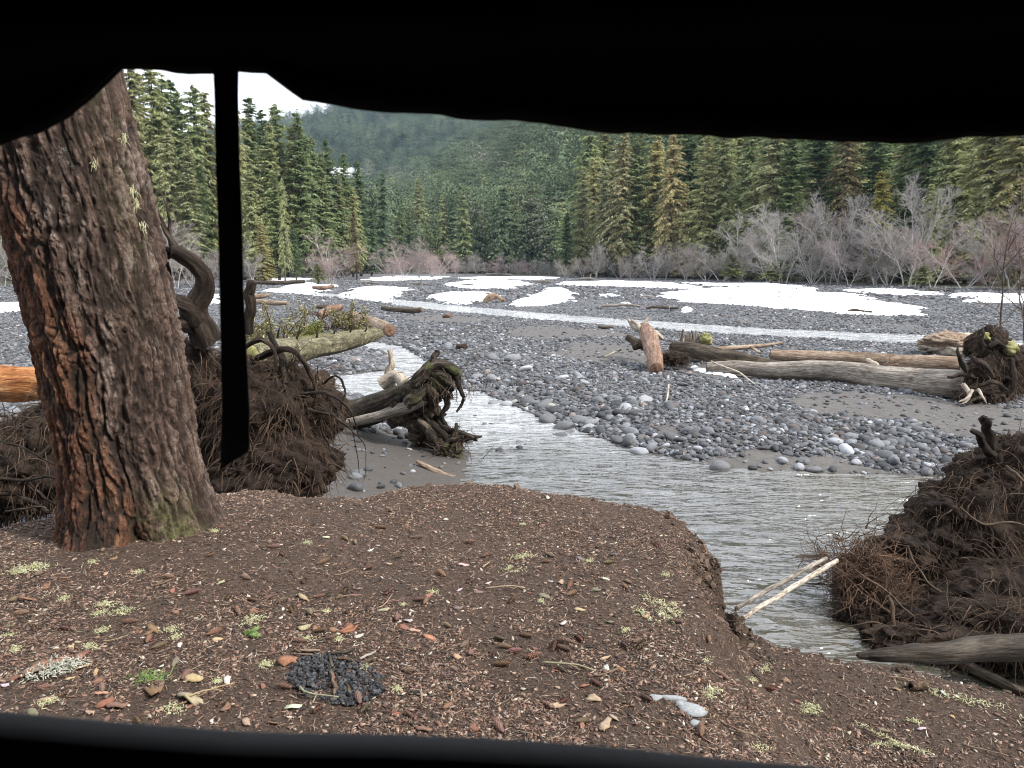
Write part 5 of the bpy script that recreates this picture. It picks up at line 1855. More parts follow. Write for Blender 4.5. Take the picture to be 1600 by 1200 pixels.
# --- log jam on the gravel bar at the right
t = thing('broken_log', 'short reddish log with splintered top lying towards us at the log jam', 'log', P(1024, 588, 0.2))
log_thing(None, None, None, [(1008, 512, 21.2, 10), (1015, 530, 20.2, 14), (1021, 552, 19.0, 13), (1025, 578, 17.8, 12)], M['red_wood'], M['cut'], k=34, n=14, seed=31, rough=0.12, parent=t)
px_limbs(t, 'splinter', [[(1006, 520, 20.9, 6), (996, 508, 21, 4), (985, 500, 21.1, 2.5)], [(1010, 515, 21, 5), (1008, 504, 21, 3.5), (1013, 497, 21, 2)], [(1015, 520, 21, 7), (1026, 522, 20.9, 5), (1036, 530, 20.8, 3)], [(1004, 514, 21, 5), (990, 512, 21.1, 3), (980, 497, 21.2, 2)]], M['pale_wood'], 620, k=8, n=7)
t = thing('root_clump', 'dark broken root chunk behind the short reddish log', 'root clump', P(1000, 545, 0.2))
px_limbs(t, 'root', [[(980, 527, 20.6, 5), (995, 535, 20.4, 8), (1010, 540, 20.2, 9), (1020, 540, 20.2, 6)], [(992, 543, 20.2, 6), (1004, 535, 20.4, 7), (1012, 528, 20.5, 5)]], M['dark_log'], 630, k=12, n=9, rough=0.25)
t = thing('stump', 'grey splintered stump with yellow moss behind the dark log', 'stump', D(1085, 545, 20.5))
px_limbs(t, 'splinter', [[(1066 + 5 * i, 545, 20.5 + 0.05 * (i % 3), 5), (1067 + 5 * i + (i % 2) * 2, 530, 20.5, 4), (1068 + 5 * i, 515 + (i * 7) % 9, 20.5, 2)] for i in range(7)], M['grey_log'], 640, k=8, n=6, rough=0.25)
q = D(1103, 530, 20.3)
G_, d_, _ = soil_blob(q, (0.16, 0.16, 0.2), 33, (20, 30), 0.5)
MB().grid(G_, wrap=True).build('moss', M['moss'], t)
G_, d_, _ = soil_blob(D(1085, 548, 20.6), (0.45, 0.35, 0.2), 34, (24, 34), 0.4)
MB().grid(G_, wrap=True).build('base', M['dark_log'], t)
log_thing('fallen_log', 'dark mossy log end resting on the long grey log beside the short reddish one', 'log', [(1050, 545, 19.6, 10), (1085, 548, 19.3, 13), (1130, 558, 18.9, 14), (1180, 567, 18.6, 12), (1222, 573, 18.4, 8)], M['dark_log'], M['dark_log'], k=44, n=16, seed=35, rough=0.18)
t = thing('root_clump', 'brush of dry brown roots under the dark mossy log', 'root clump', D(1055, 575, 18.6))
root_mass(t, [(D(1052, 560, 18.9), (0.42, 0.25, 0.18))], [500], 650, M['soil'], M['fine'], rad=(0.004, 0.009), zmin=0.1)
log_thing('driftwood_pole', 'thin pole lying on stones beyond the dark mossy log', 'pole', [(1112, 546, 20.5, 4), (1150, 543, 20.6, 4), (1190, 540, 20.7, 3), (1222, 535, 20.8, 2)], M['brown_log'], None, k=18, n=8, seed=36)
log_thing('driftwood_pole', 'short slanting stick leaning on the thin pole', 'pole', [(1172, 542, 20.4, 1.5), (1180, 547, 20.2, 2.5), (1188, 552, 20, 2)], M['brown_log'], None, k=8, n=7, seed=37)

jam = thing('fallen_tree', 'long grey fallen tree with its root plate upright at the right end', 'tree', D(1540, 632, 14.1))
log_thing(None, None, None, [(1105, 574, 18.3, 9), (1200, 577, 17.6, 13), (1300, 582, 16.7, 17), (1400, 592, 15.5, 21), (1505, 602, 14.6, 24)], M['grey_log'], M['grey_log'], k=70, n=18, wig=0.04, seed=41, rough=0.07, parent=jam)
q = D(1552, 575, 14.4)
root_mass(jam, [(D(1555, 582, 14.5), (0.64, 0.45, 0.58)), (D(1545, 545, 14.6), (0.38, 0.36, 0.38)), (D(1530, 618, 14.2), (0.44, 0.36, 0.22))], [1300, 800, 600], 660, M['soil'], M['fine'], rad=(0.006, 0.014), zmin=0.1)
px_limbs(jam, 'root', [
    [(1540, 545, 14.3, 4.8), (1534, 530, 14.3, 3.6), (1538, 512, 14.3, 1.8)],
    [(1510, 580, 14.2, 4.8), (1500, 560, 14.2, 3.6), (1495, 543, 14.2, 1.8)],
    [(1580, 560, 14.1, 3.6), (1585, 590, 14.0, 4.2), (1582, 615, 14.0, 3.0), (1565, 635, 13.9, 1.2)],
    [(1530, 602, 13.9, 3.6), (1555, 598, 13.8, 4.2), (1575, 610, 13.9, 2.4)],
    [(1480, 590, 14.1, 2.4), (1500, 585, 14.1, 3.6), (1520, 590, 14.1, 4.2)],
    [(1545, 540, 14.2, 4.2), (1560, 535, 14.2, 3.6), (1575, 550, 14.1, 2.4)],
    [(1520, 560, 14.1, 4.2), (1540, 570, 13.9, 4.8), (1550, 590, 13.9, 3.6)],
    [(1535, 620, 13.8, 3.6), (1515, 628, 13.7, 2.4), (1500, 637, 13.6, 1.2)],
], M['darkroot'], 670, k=12, n=8, rough=0.25)
px_limbs(jam, 'root', [[(1505, 600, 13.9, 4), (1515, 620, 13.8, 3.5), (1503, 632, 13.7, 2)], [(1520, 610, 13.8, 3), (1512, 622, 13.7, 3), (1498, 628, 13.7, 1.5)], [(1528, 608, 13.8, 3), (1536, 620, 13.7, 2), (1542, 630, 13.7, 1.2)]], M['pale_wood'], 680, k=8, n=7)
G_, d_, _ = soil_blob(D(1576, 545, 14.3), (0.16, 0.2, 0.13), 37, (20, 30), 0.5)
MB().grid(G_, wrap=True).build('moss', M['moss'], jam)
G_, d_, _ = soil_blob(D(1540, 527, 14.4), (0.08, 0.1, 0.08), 38, (20, 30), 0.5)
MB().grid(G_, wrap=True).build('moss', M['moss'], jam)
log_thing('fallen_log', 'pinkish brown log lying behind the long grey fallen tree', 'log', [(1205, 555, 19.9, 8), (1300, 559, 19.2, 11), (1400, 566, 18.3, 13), (1500, 571, 17.5, 14)], M['brown_log'], M['brown_log'], k=60, n=16, wig=0.03, seed=44, rough=0.06)
for i, (r_, lab) in enumerate([([(1356, 562, 16.2, 3.5), (1366, 568, 16.0, 4), (1374, 576, 15.9, 3)], 'white broken splinter standing on the long grey fallen tree'), ([(1380, 574, 15.8, 2), (1392, 571, 15.7, 2), (1405, 569, 15.6, 1.5)], 'brown splinter lying on the long grey fallen tree'), ([(1376, 576, 15.8, 1.5), (1386, 570, 15.7, 1.5), (1390, 560, 15.7, 1)], 'thin upright twig on the long grey fallen tree')]):
    log_thing('splinter', lab, 'wood', r_, M['pale_wood'] if i == 0 else M['red_wood'], None, k=8, n=6, seed=50 + i)
t = thing('stump', 'huge pale weathered stump lying behind the upright root plate', 'stump', D(1490, 556, 21.5))
G_, d_, _ = soil_blob(D(1490, 541, 21.6), (1.10, 0.8, 0.42), 39, (60, 90), 0.28)
MB().grid(G_, wrap=True, a=0.6).build('log', M['pale_wood'], t)
G_, d_, _ = soil_blob(D(1478, 533, 21.4), (0.75, 0.7, 0.30), 42, (40, 60), 0.3)
MB().grid(G_, wrap=True, a=0.6).build('bark', M['brown_log'], t)
brush('shrub', 'golden brown fern like brush at the right of the upright root plate', 1592, 615, 14.9, 40, 70, (0.26, 0.19, 0.06), 510, 1500, leaf=0.07, stems=14)
for i, (a, lab) in enumerate([(1583, 'tallest thin bare sapling above the root plate'), (1566, 'shorter thin bare sapling left of the tallest')]):
    m1, m2 = bare(4.3 if i == 0 else 3.4, 0.75, 90 + i, 1, 14, 5, 2, 0.06, 0.006)
    m1.materials[0] = M['root']
    b_ = D(a, 540, 17.6)
    tt_ = thing('sapling', lab, 'tree', b_)
    link('trunk', m1, tt_)
    o = link('twigs', m2, tt_)
    o.color = (0.16, 0.11, 0.1, 1)
# crossing sticks and roots on the gravel
for rows, mat, lab in [([(1045, 601, 15.6, 1.5), (1043, 620, 14.6, 1.5), (1040, 628, 14.3, 1.2), (1050, 636, 13.9, 1.5)], 'pale_wood', 'thin pale curved stick on the cobbles below the short reddish log'),
                       ([(943, 558, 20.1, 1.5), (958, 552, 20.4, 1.8), (970, 546, 20.8, 1.5)], 'grey_log', 'thin grey stick on sand left of the short reddish log'),
                       ([(1110, 565, 18.0, 1.2), (1150, 580, 17.4, 1.6), (1180, 600, 16.2, 1)], 'pale_wood', 'long thin pale root trailing from under the dark mossy log'),
                       ([(1290, 606, 16.2, 1.3), (1305, 605, 16.2, 1.8), (1318, 604, 16.2, 1.3)], 'red_wood', 'small reddish stick half buried near the long grey fallen tree'),
                       ([(935, 510, 27, 1.8), (946, 512, 26.8, 2.2), (958, 511, 26.8, 1.5)], 'dark_log', 'small dark stick by the stream left of the log jam')]:
    log_thing('stick', lab, 'stick', rows, M[mat], None, k=14, n=6, seed=len(lab))

# --- big root plate at the right foreground
t = thing('uprooted_stump', 'huge dark root plate of an uprooted tree standing in the water at lower right', 'stump', (*P(1480, 1000, 0)[:2], 0))
CB = [(D(1560, 860, 6.5), (0.80, 0.55, 0.85)), (D(1440, 930, 6.3), (0.62, 0.5, 0.50)), (D(1570, 740, 6.6), (0.34, 0.35, 0.36)), (D(1660, 850, 6.4), (0.7, 0.5, 0.8)), (D(1345, 905, 6.2), (0.24, 0.28, 0.28)), (D(1480, 800, 6.5), (0.30, 0.38, 0.27)), (D(1475, 850, 6.4), (0.5, 0.42, 0.36)), (D(1420, 860, 6.35), (0.3, 0.35, 0.24)), (D(1535, 760, 6.55), (0.34, 0.36, 0.30)), (D(1630, 760, 6.5), (0.5, 0.4, 0.4)), (D(1590, 950, 5.7), (0.7, 0.45, 0.42)), (D(1450, 975, 5.7), (0.5, 0.32, 0.24)), (D(1350, 965, 5.8), (0.28, 0.25, 0.2)), (D(1600, 1000, 5.15), (0.85, 0.33, 0.30)), (D(1430, 1005, 5.3), (0.38, 0.22, 0.14))]
root_mass(t, CB, [3200, 2400, 1000, 900, 1600, 800, 1400, 1300, 800, 800, 1800, 1600, 900, 1500, 700], 700, M['soil'], M['fine'], zmin=-0.25, rad=(0.0025, 0.0065))
g = np.random.default_rng(702)
n = 1100     # reddish tangle on the left flank
st = D(1350, 900, 6.0) + g.normal(0, 1, (n, 3)) * np.array([0.13, 0.15, 0.15])
n = len(st)
W_ = walk(st, g.normal(0, 1, (n, 3)) + np.array([0.1, -0.2, -0.2]), g.uniform(0.12, 0.42, n), 8, 0.3, 0.08, g)
tag(MB().tubes(W_, g.uniform(0.002, 0.006, (n, 1)) * np.linspace(1, .4, 8)[None], 4, caps=False).build('root_tangle', M['fine_red'], t), kind='stuff')
rand_roots(t, CB[0][0], CB[0][1], 20, 720, M['root'], (0.4, 0.8), (0.004, 0.011))
rand_roots(t, CB[1][0], CB[1][1], 24, 760, M['root'], (0.5, 1.0), (0.004, 0.010), face=(-0.5, -1, -0.1))
px_limbs(t, 'root', [
    [(1570, 730, 6.2, 3.0), (1590, 745, 6.1, 3.0), (1610, 760, 6.1, 2.4)],
    [(1320, 900, 5.8, 1.8), (1350, 930, 5.7, 2.4), (1400, 960, 5.6, 3.0), (1470, 985, 5.5, 2.4)],
    [(1335, 890, 5.7, 1.5), (1380, 920, 5.6, 1.8), (1420, 955, 5.5, 1.8), (1450, 985, 5.4, 0.9)],
    [(1300, 985, 5.6, 0.9), (1350, 975, 5.5, 1.5), (1400, 980, 5.4, 1.8), (1440, 1000, 5.3, 1.2)],
    [(1420, 850, 5.9, 1.8), (1440, 900, 5.7, 2.1), (1480, 930, 5.6, 1.8), (1540, 950, 5.5, 1.2)],
    [(1500, 930, 5.7, 2.4), (1515, 965, 5.6, 2.4), (1505, 995, 5.5, 1.2)],
    [(1560, 920, 5.8, 3.0), (1580, 950, 5.7, 3.0), (1620, 960, 5.6, 2.4)],
    [(1500, 795, 6.0, 1.8), (1540, 820, 5.95, 2.1), (1580, 815, 5.9, 1.8), (1620, 830, 5.9, 1.2)],
    [(1385, 925, 5.6, 3.0), (1395, 955, 5.5, 3.6), (1398, 990, 5.4, 1.8)],
], M['root'], 780, k=16, n=8, rough=0.2)
px_limbs(t, 'stub', [
    [(1560, 720, 6.4, 14), (1552, 690, 6.4, 11), (1543, 665, 6.4, 8), (1537, 652, 6.4, 5)],
    [(1545, 715, 6.35, 8), (1535, 690, 6.35, 7), (1520, 668, 6.35, 4)],
], M['darkroot'], 860, k=22, n=12, rough=0.5, wig=0.03)
log_thing('driftwood_log', 'flat muddy log lying in front of the huge root plate, close behind the bank', 'log', [(1340, 1024, 4.55, 5), (1390, 1026, 4.5, 12), (1460, 1018, 4.55, 17), (1540, 1012, 4.6, 21), (1700, 1004, 4.7, 26), (1850, 990, 4.8, 28)], M['shaded_log'], M['cut'], k=44, n=16, seed=61, rough=0.12, jag=0.8)
log_thing('driftwood_log', 'dark slanting log under the muddy one', 'log', [(1490, 1030, 5.0, 10), (1550, 1060, 4.8, 9), (1620, 1090, 4.6, 9)], M['dark_log'], None, k=16, n=10, seed=62)
log_thing('driftwood_pole', 'pale bleached pole reaching from the bank to the root plate, the nearer of two', 'pole', [(1160, 966, 3.98, 4), (1220, 930, 4.6, 4.3), (1270, 898, 5.15, 4.3), (1308, 876, 5.6, 3.8)], M['pale_wood'], M['pale_wood'], k=24, n=9, wig=0.006, seed=63, rough=0.06, jag=0.8)
log_thing('driftwood_pole', 'greyer bleached pole lying just behind the nearer pole', 'pole', [(1150, 950, 4.15, 3.5), (1210, 916, 4.8, 4), (1260, 888, 5.3, 4), (1290, 872, 5.7, 3)], M['grey_log'], M['pale_wood'], k=24, n=9, wig=0.006, seed=64, rough=0.06, jag=0.8)
g = np.random.default_rng(66)
t = thing('dry_twigs', 'dry reddish twigs sticking out over the water beside the two poles', 'twigs', D(1290, 880, 5.9))
n = 70
st = D(1290, 875, 5.9) + g.normal(0, 0.04, (n, 3))
W_ = walk(st, g.normal(0, 0.6, (n, 3)) + np.array([-0.9, 0, 0.1]), g.uniform(0.08, 0.38, n), 7, 0.3, 0.03, g)
MB().tubes(W_, g.uniform(0.0015, 0.004, (n, 1)) * np.linspace(1, .4, 7)[None], 4, caps=False).build('twigs', M['fine_red'], t)

# ------------------------------------------------------------------ things lying on the bank
rgl = np.random.default_rng(99)


def fpos(px, py):
    z = 1.3
    for _ in range(6):
        q = P(px, py, z)
        z = float(FH(q[None, 0], q[None, 1], False)[0])
    return P(px, py, z)


def cone_mesh(seed):
    g = np.random.default_rng(seed)
    m_ = MB()
    th = np.linspace(0, 1, 9)
    prof = 0.13 * np.sin(np.pi * np.clip(th * 0.93 + 0.05, 0, 1)) ** 0.7
    an = np.arange(8) / 8 * 6.28
    G_ = np.stack([np.repeat((th - 0.5)[:, None], 8, 1), prof[:, None] * np.cos(an), prof[:, None] * np.sin(an)], -1)
    m_.grid(G_, wrap=True, a=0.1)
    n = 64
    V, Q, A_ = [], [], []
    for i in range(n):
        t_ = 0.04 + 0.92 * i / n
        a_ = i * 2.39996
        r = 0.135 * math.sin(math.pi * min(1, t_ * 0.93 + 0.05)) ** 0.7
        c = np.array([t_ - 0.5, r * math.cos(a_), r * math.sin(a_)])
        out = np.array([0, math.cos(a_), math.sin(a_)])
        sd_v = np.array([0, -math.sin(a_), math.cos(a_)])
        s = 0.085 * (0.6 + 0.6 * math.sin(math.pi * t_)) * g.uniform(0.8, 1.2)
        tip = c + out * s * g.uniform(0.45, 0.9) + np.array([-s * 0.9, 0, 0])
        V += [c - sd_v * s * 0.6, tip - sd_v * s * 0.5, tip + sd_v * s * 0.5, c + sd_v * s * 0.6]
        Q.append([4 * i, 4 * i + 1, 4 * i + 2, 4 * i + 3])
        A_ += [0.2, 1, 1, 0.2]
    m_.add(V, Q, None, A_)
    return m_.mesh('cone', M['litter_ob'], smooth=False)


def flake_mesh(seed, thick=0.06):
    g = np.random.default_rng(seed)
    n = 9
    an = np.linspace(0, 6.28, n, endpoint=False)
    rr = g.uniform(0.32, 0.58, n)
    curl = g.uniform(0.1, 0.45)
    x_, y_ = np.cos(an) * rr, np.sin(an) * rr * g.uniform(0.3, 0.55)
    z_ = curl * y_ ** 2 * 3 + 0.06 * g.normal(0, 1, n)
    top_ = np.stack([x_, y_, z_ + thick], -1)
    inn = np.stack([x_ * 0.5, y_ * 0.5, z_ * 0.3 + thick * 1.3], -1)
    bot = np.stack([x_ * 0.96, y_ * 0.96, z_], -1)
    m_ = MB().grid(np.array([bot, top_, inn]), wrap=True)
    m_.add(inn, None, [[0, i, i + 1] for i in range(1, n - 1)])
    m_.add(bot, None, [[0, i + 1, i] for i in range(1, n - 1)])
    return m_.mesh('bark_flake', M['litter_ob'], smooth=False)


def stick_mesh(seed):
    g = np.random.default_rng(seed)
    k = 7
    pp = walk(np.array([[-0.5, 0, 0.03]]), np.array([[1., 0, 0.02]]), 1.0, k, 0.12, 0, g)
    m_ = MB().tubes(pp, np.full((1, k), 0.024) * np.linspace(1, .5, k), 6)
    if g.random() < 0.6:
        q = pp[0, 3]
        p2 = walk(q[None], np.array([[0.7, g.choice([-1, 1]) * 0.7, 0.1]]), 0.28, 4, 0.1, 0, g)
        m_.tubes(p2, np.full((1, 4), 0.012), 4)
    return m_.mesh('stick', M['litter_ob'], smooth=True)


CONES = [cone_mesh(i) for i in range(4)]
FLAKES = [flake_mesh(i) for i in range(8)]
STICKS = [stick_mesh(i) for i in range(6)]
LM = {'near the foot of the leaning trunk': (235, 860), 'near the black charcoal patch': (525, 1060), 'near the two grey buried stones': (1060, 1105), 'near the crumbling notch of the bank edge': (1070, 930),
      'at the far edge of the bank above the mud': (560, 800), 'at the far edge of the bank above the river': (880, 810), 'in the middle of the bank floor': (800, 960), 'near the pale bark scraps at lower left': (120, 1040),
      'near the hollow log piece on the right': (1440, 1085), 'near the green grass tuft': (270, 1060), 'on the open floor between trunk and charcoal': (400, 940), 'at the left edge of the bank floor': (20, 930)}


def where(px, py):
    return min(LM, key=lambda k_: (LM[k_][0] - px) ** 2 + 2.2 * (LM[k_][1] - py) ** 2)


def lay(name, me, cat, desc, px, py, size, color, rz=None, tilt=0.12, lift=0.0, label=None):
    q = fpos(px, py)
    if sdpoly(q[None, 0], q[None, 1], EDW)[0] > -0.05:
        return None
    o = bpy.data.objects.new(name, me)
    COL.objects.link(o)
    o.location = (float(q[0]), float(q[1]), float(FH(q[None, 0], q[None, 1])[0]) + lift)
    o.rotation_euler = (float(rgl.normal(0, tilt)), float(rgl.normal(0, tilt)), float(rgl.uniform(0, 6.28)) if rz is None else rz)
    o.scale = (size, size, size)
    o.color = (*[float(c) * float(rgl.uniform(0.85, 1.15)) for c in color], 1)
    w = where(px, py)
    if label:
        tag(o, label, cat)
    else:
        tag(o, '%s %s' % (desc, w), cat, '%s %s' % (cat + 's', w))
    return o


CB_ = (0.20, 0.125, 0.09)
cone_px = [(265, 905), (385, 905), (440, 868), (395, 940), (205, 975), (232, 1003), (250, 1012), (290, 1058), (335, 990), (358, 935), (372, 958), (430, 855), (160, 1080), (215, 1130), (420, 935), (20, 938), (35, 960), (445, 1075), (440, 940), (484, 958),
           (540, 844), (555, 850), (595, 826), (652, 841), (624, 873), (475, 910), (540, 925), (608, 928), (655, 938), (665, 943), (620, 968), (735, 910), (735, 849), (640, 1050), (780, 1000), (790, 1012), (735, 1022), (725, 1010), (783, 1040), (805, 1020), (640, 1118),
           (890, 917), (893, 930), (855, 880), (820, 995), (833, 1028), (885, 1005), (880, 1015), (866, 1012), (905, 1000), (975, 1010), (995, 1005), (1003, 1012), (1025, 854), (1055, 973), (800, 940), (805, 890), (1018, 795), (570, 1110), (560, 1095), (545, 1080), (520, 1000), (455, 955), (500, 990), (610, 800), (700, 980),
           (330, 870), (470, 1005), (860, 870), (950, 880), (690, 900), (760, 870), (930, 1070), (1010, 1095), (1095, 1150), (1200, 1080), (860, 1105), (780, 1140), (910, 1130), (350, 1100), (100, 985), (60, 900), (300, 930), (505, 880), (575, 890), (1130, 1060)]
for i, (a, b) in enumerate(cone_px):
    lay('fir_cone', CONES[i % 4], 'cone', 'brown fir cone lying', a, b, float(rgl.uniform(0.05, 0.075)), CB_, lift=0.012)
for i in range(40):
    a, b = rgl.uniform(5, 1250), rgl.uniform(790, 1150)
    lay('fir_cone', CONES[i % 4], 'cone', 'brown fir cone lying', a, b, float(rgl.uniform(0.035, 0.055)), CB_, lift=0.009)
fl_px = [(70, 1045, .12, 0), (35, 1057, .11, 0), (95, 1035, .10, 1), (125, 1030, .12, 0), (60, 1048, .13, 2), (150, 1052, .05, 3), (130, 1045, .07, 3), (240, 985, .10, 0), (455, 1035, .12, 0), (475, 982, .07, 3), (492, 985, .07, 0), (520, 988, .06, 1), (545, 985, .10, 0), (535, 990, .05, 0),
         (45, 940, .10, 1), (475, 935, .09, 3), (300, 1065, .09, 3), (355, 1065, .06, 4), (180, 1105, .11, 0), (165, 1100, .10, 0), (240, 1083, .12, 0), (300, 1095, .14, 3), (760, 885, .07, 3), (725, 883, .07, 4), (570, 890, .04, 4), (510, 840, .05, 4), (700, 1105, .06, 0),
         (715, 1030, .06, 3), (960, 868, .06, 2), (925, 1095, .07, 3), (870, 1105, .07, 3), (860, 910, .03, 4), (905, 955, .05, 3), (880, 975, .05, 4), (945, 1135, .10, 3), (1245, 1097, .04, 0), (1400, 1080, .04, 1), (690, 790, .06, 2), (585, 1160, .05, 3), (1010, 965, .05, 3), (340, 1000, .05, 3), (600, 955, .07, 3), (660, 1140, .08, 0), (740, 1140, .06, 0)]
FC = [((0.25, 0.125, 0.082), 'reddish bark flake lying'), ((0.26, 0.15, 0.09), 'brown bark flake lying'), ((0.20, 0.16, 0.13), 'grey brown bark flake lying'), ((0.42, 0.30, 0.19), 'tan wood chip lying'), ((0.55, 0.50, 0.43), 'pale wood chip lying')]
for i, (a, b, s, c) in enumerate(fl_px):
    lay('bark_flake' if c < 3 else 'wood_chip', FLAKES[i % 8], 'bark flake' if c < 3 else 'wood chip', FC[c][1], a, b, s, FC[c][0], lift=0.006)
for i in range(190):
    a, b = rgl.uniform(5, 1500), rgl.uniform(775, 1150)
    c = int(rgl.integers(0, 5))
    lay('bark_flake' if c < 3 else 'wood_chip', FLAKES[i % 8], 'bark flake' if c < 3 else 'wood chip', FC[c][1], a, b, float(0.02 + 0.05 * rgl.random() ** 1.8), FC[c][0], lift=0.004)
st_px = [(790, 922, .20, 0.05), (1000, 848, .14, 0.1), (608, 946, .13, 0.9), (620, 940, .12, 0.7), (595, 800, .14, -0.7), (840, 955, .10, 0.5), (890, 1045, .22, -0.25), (955, 1060, .14, 0.0), (490, 1100, .2, -0.8), (500, 1022, .2, 0.1), (1165, 1150, .12, -0.6), (1150, 1140, .14, -0.7), (1410, 1063, .12, -0.3),
         (700, 855, .1, 0.4), (540, 900, .12, 0), (570, 895, .10, 1.0), (330, 1085, .17, 0.6), (310, 1090, .16, 0.9), (550, 935, .11, 0.2), (260, 915, .12, 0.4), (180, 1005, .1, 0), (640, 1015, .09, 0.2), (950, 935, .08, 1.2), (1540, 1175, .16, -0.4)]
for i, (a, b, s, r) in enumerate(st_px):
    lay('stick', STICKS[i % 6], 'stick', 'thin dead stick lying', a, b, s, (0.20, 0.14, 0.10) if i % 2 else (0.34, 0.26, 0.18), rz=r, tilt=0.04, lift=0.006)
for i in range(50):
    a, b = rgl.uniform(5, 1550), rgl.uniform(780, 1160)
    lay('stick', STICKS[i % 6], 'stick', 'thin dead stick lying', a, b, float(rgl.uniform(0.04, 0.10)), [(0.10, 0.065, 0.045), (0.36, 0.28, 0.2), (0.2, 0.12, 0.08)][i % 3], tilt=0.06, lift=0.005)

li_px = [(55, 888, .14, 1.6), (30, 895, .12, 1.4), (100, 935, .07, 1), (165, 945, .09, 1.3), (190, 955, .10, 1.3), (155, 958, .07, 1.2), (160, 985, .07, 1), (15, 993, .05, 1.4), (265, 985, .08, 1.3), (275, 998, .06, 1), (395, 970, .10, 1.2), (25, 1015, .06, 1), (140, 1012, .07, 1.5),
         (215, 895, .06, 1), (145, 878, .06, 1), (415, 1040, .07, 1), (270, 1108, .09, 1.3), (75, 1100, .08, 1), (815, 872, .10, 1.5), (800, 890, .11, 1.2), (810, 850, .03, 1), (816, 820, .05, 1), (920, 878, .05, 1.2), (1040, 900, .06, 1), (1035, 948, .14, 2.6), (1040, 965, .08, 2.5), (1006, 962, .08, 2.4), (1052, 945, .05, 1),
         (977, 986, .05, 1.2), (1105, 1087, .10, 1.4), (1265, 1110, .11, 1.3), (1195, 1045, .07, 1.5), (1172, 1063, .05, 1.5), (1100, 1035, .05, 2), (1430, 1128, .06, 1.5), (530, 1000, .06, 1), (480, 1000, .05, 1.2), (510, 955, .05, 1), (675, 925, .06, 1.2), (845, 940, .04, 1), (620, 1078, .05, 1), (630, 945, .04, 1), (480, 850, .05, 1.2),
         (1500, 1092, .16, 3.0), (570, 1045, .05, 1), (335, 830, .06, 1), (340, 1065, .05, 1), (930, 1180, .06, 1), (1180, 1165, .08, 1.5)]
for i, (a, b, s, el) in enumerate(li_px):
    q = fpos(a, b)
    if sdpoly(q[None, 0], q[None, 1], EDW)[0] > -0.05:
        continue
    ang_ = {24: -1.0, 25: -1.0, 26: -1.1, 43: -0.5}.get(i, float(rgl.uniform(-0.5, 0.9)))
    q[2] = float(FH(q[None, 0], q[None, 1])[0]) + 0.004
    o = lichen_tuft(q, s * 0.6, int(50 + 700 * s), 800 + i, elong=el, ang=ang_)
    w = where(a, b)
    centre(o)
    if i == 24:
        tag(o, 'long pale green strip of lichen beside the crumbling notch of the bank', 'lichen')
    else:
        tag(o, 'pale yellow green lichen tuft lying %s' % w, 'lichen', 'lichen tufts %s' % w)

# leafy lichen scrap with bark at lower left
q = fpos(88, 1048)
o = lichen_tuft(q + [0, 0, 0.01], 0.10, 260, 901, mat=simple('grey_lichen', (0.30, 0.31, 0.26), (0.55, 0.55, 0.47), 30, 0.95, 80, 0.3, 0.004), rad=0.003, elong=1.4, ang=0.5)
tag(centre(o), 'grey white leafy lichen scrap lying among reddish bark at lower left', 'lichen')
g = np.random.default_rng(18)
n = 700
st = np.stack([g.normal(1.12, 0.07, n), g.uniform(3.45, 4.0, n), 0 * np.zeros(n)], -1)
st[:, 2] = FH(st[:, 0], st[:, 1]) + 0.01
W_ = walk(st, g.normal(0, 0.6, (n, 3)) + [0.5, -0.3, 0], g.uniform(0.03, 0.14, n), 6, 0.4, 0.35, g)
tag(MB().tubes(W_, g.uniform(0.0008, 0.0025, (n, 1)) * np.linspace(1, .3, 6)[None], 3, caps=False).build('bank_roots', M['root']), 'fine dark roots hanging out of the crumbling notch of the bank', 'roots', None, 'stuff')
# crumbled clods along the broken edge
n = 9000
xx, yy = g.uniform(-4, 3.4, n), g.uniform(2.0, 5.6, n)
sdc = -sdpoly(xx, yy, EDW)
nk = np.hypot((xx - 1.12) / 0.16, (yy - 3.75) / 0.45) < 1
kk = ((sdc > -0.10) & (sdc < 0.10) & (xx > -0.8)) | nk
xx, yy = xx[kk], yy[kk]
xx, yy = np.concatenate([xx, g.normal(1.12, 0.07, 500)]), np.concatenate([yy, g.normal(3.75, 0.22, 500)])
n = len(xx)
sc1 = 0.006 + 0.026 * g.random((n, 1)) ** 3
scatter('soil_clods', np.stack([xx, yy, FH(xx, yy)], -1), g.uniform(0, 6.28, (n, 3)), sc1 * g.uniform(0.6, 1.2, (n, 3)), np.array([0.10, 0.068, 0.05]) * g.uniform(0.4, 1.5, (n, 1)), g.integers(0, 5, n),
        [ico(1, 900 + i, 0.45, 'clod', M['chip'], flat=True) for i in range(5)], 'crumbled dark clods of earth along the broken edge of the bank', 'soil')
# grass tuft
g = np.random.default_rng(5)
q = fpos(235, 1062)
n = 150
st = q + g.normal(0, 1, (n, 3)) * np.array([0.035, 0.018, 0.0])
W_ = walk(st, g.normal(0, 0.75, (n, 3)) * [1.3, 1, 0.2] + [0, 0, 0.8], g.uniform(0.02, 0.05, n), 4, 0.12, 0.18, g)
o = MB().tubes(W_, np.full((n, 4), 0.0015) * np.array([1, 1, .8, .2]), 3, caps=False).build('grass_tuft', M['grass'])
tag(centre(o), 'small green grass tuft growing in front of the leaning trunk', 'grass')
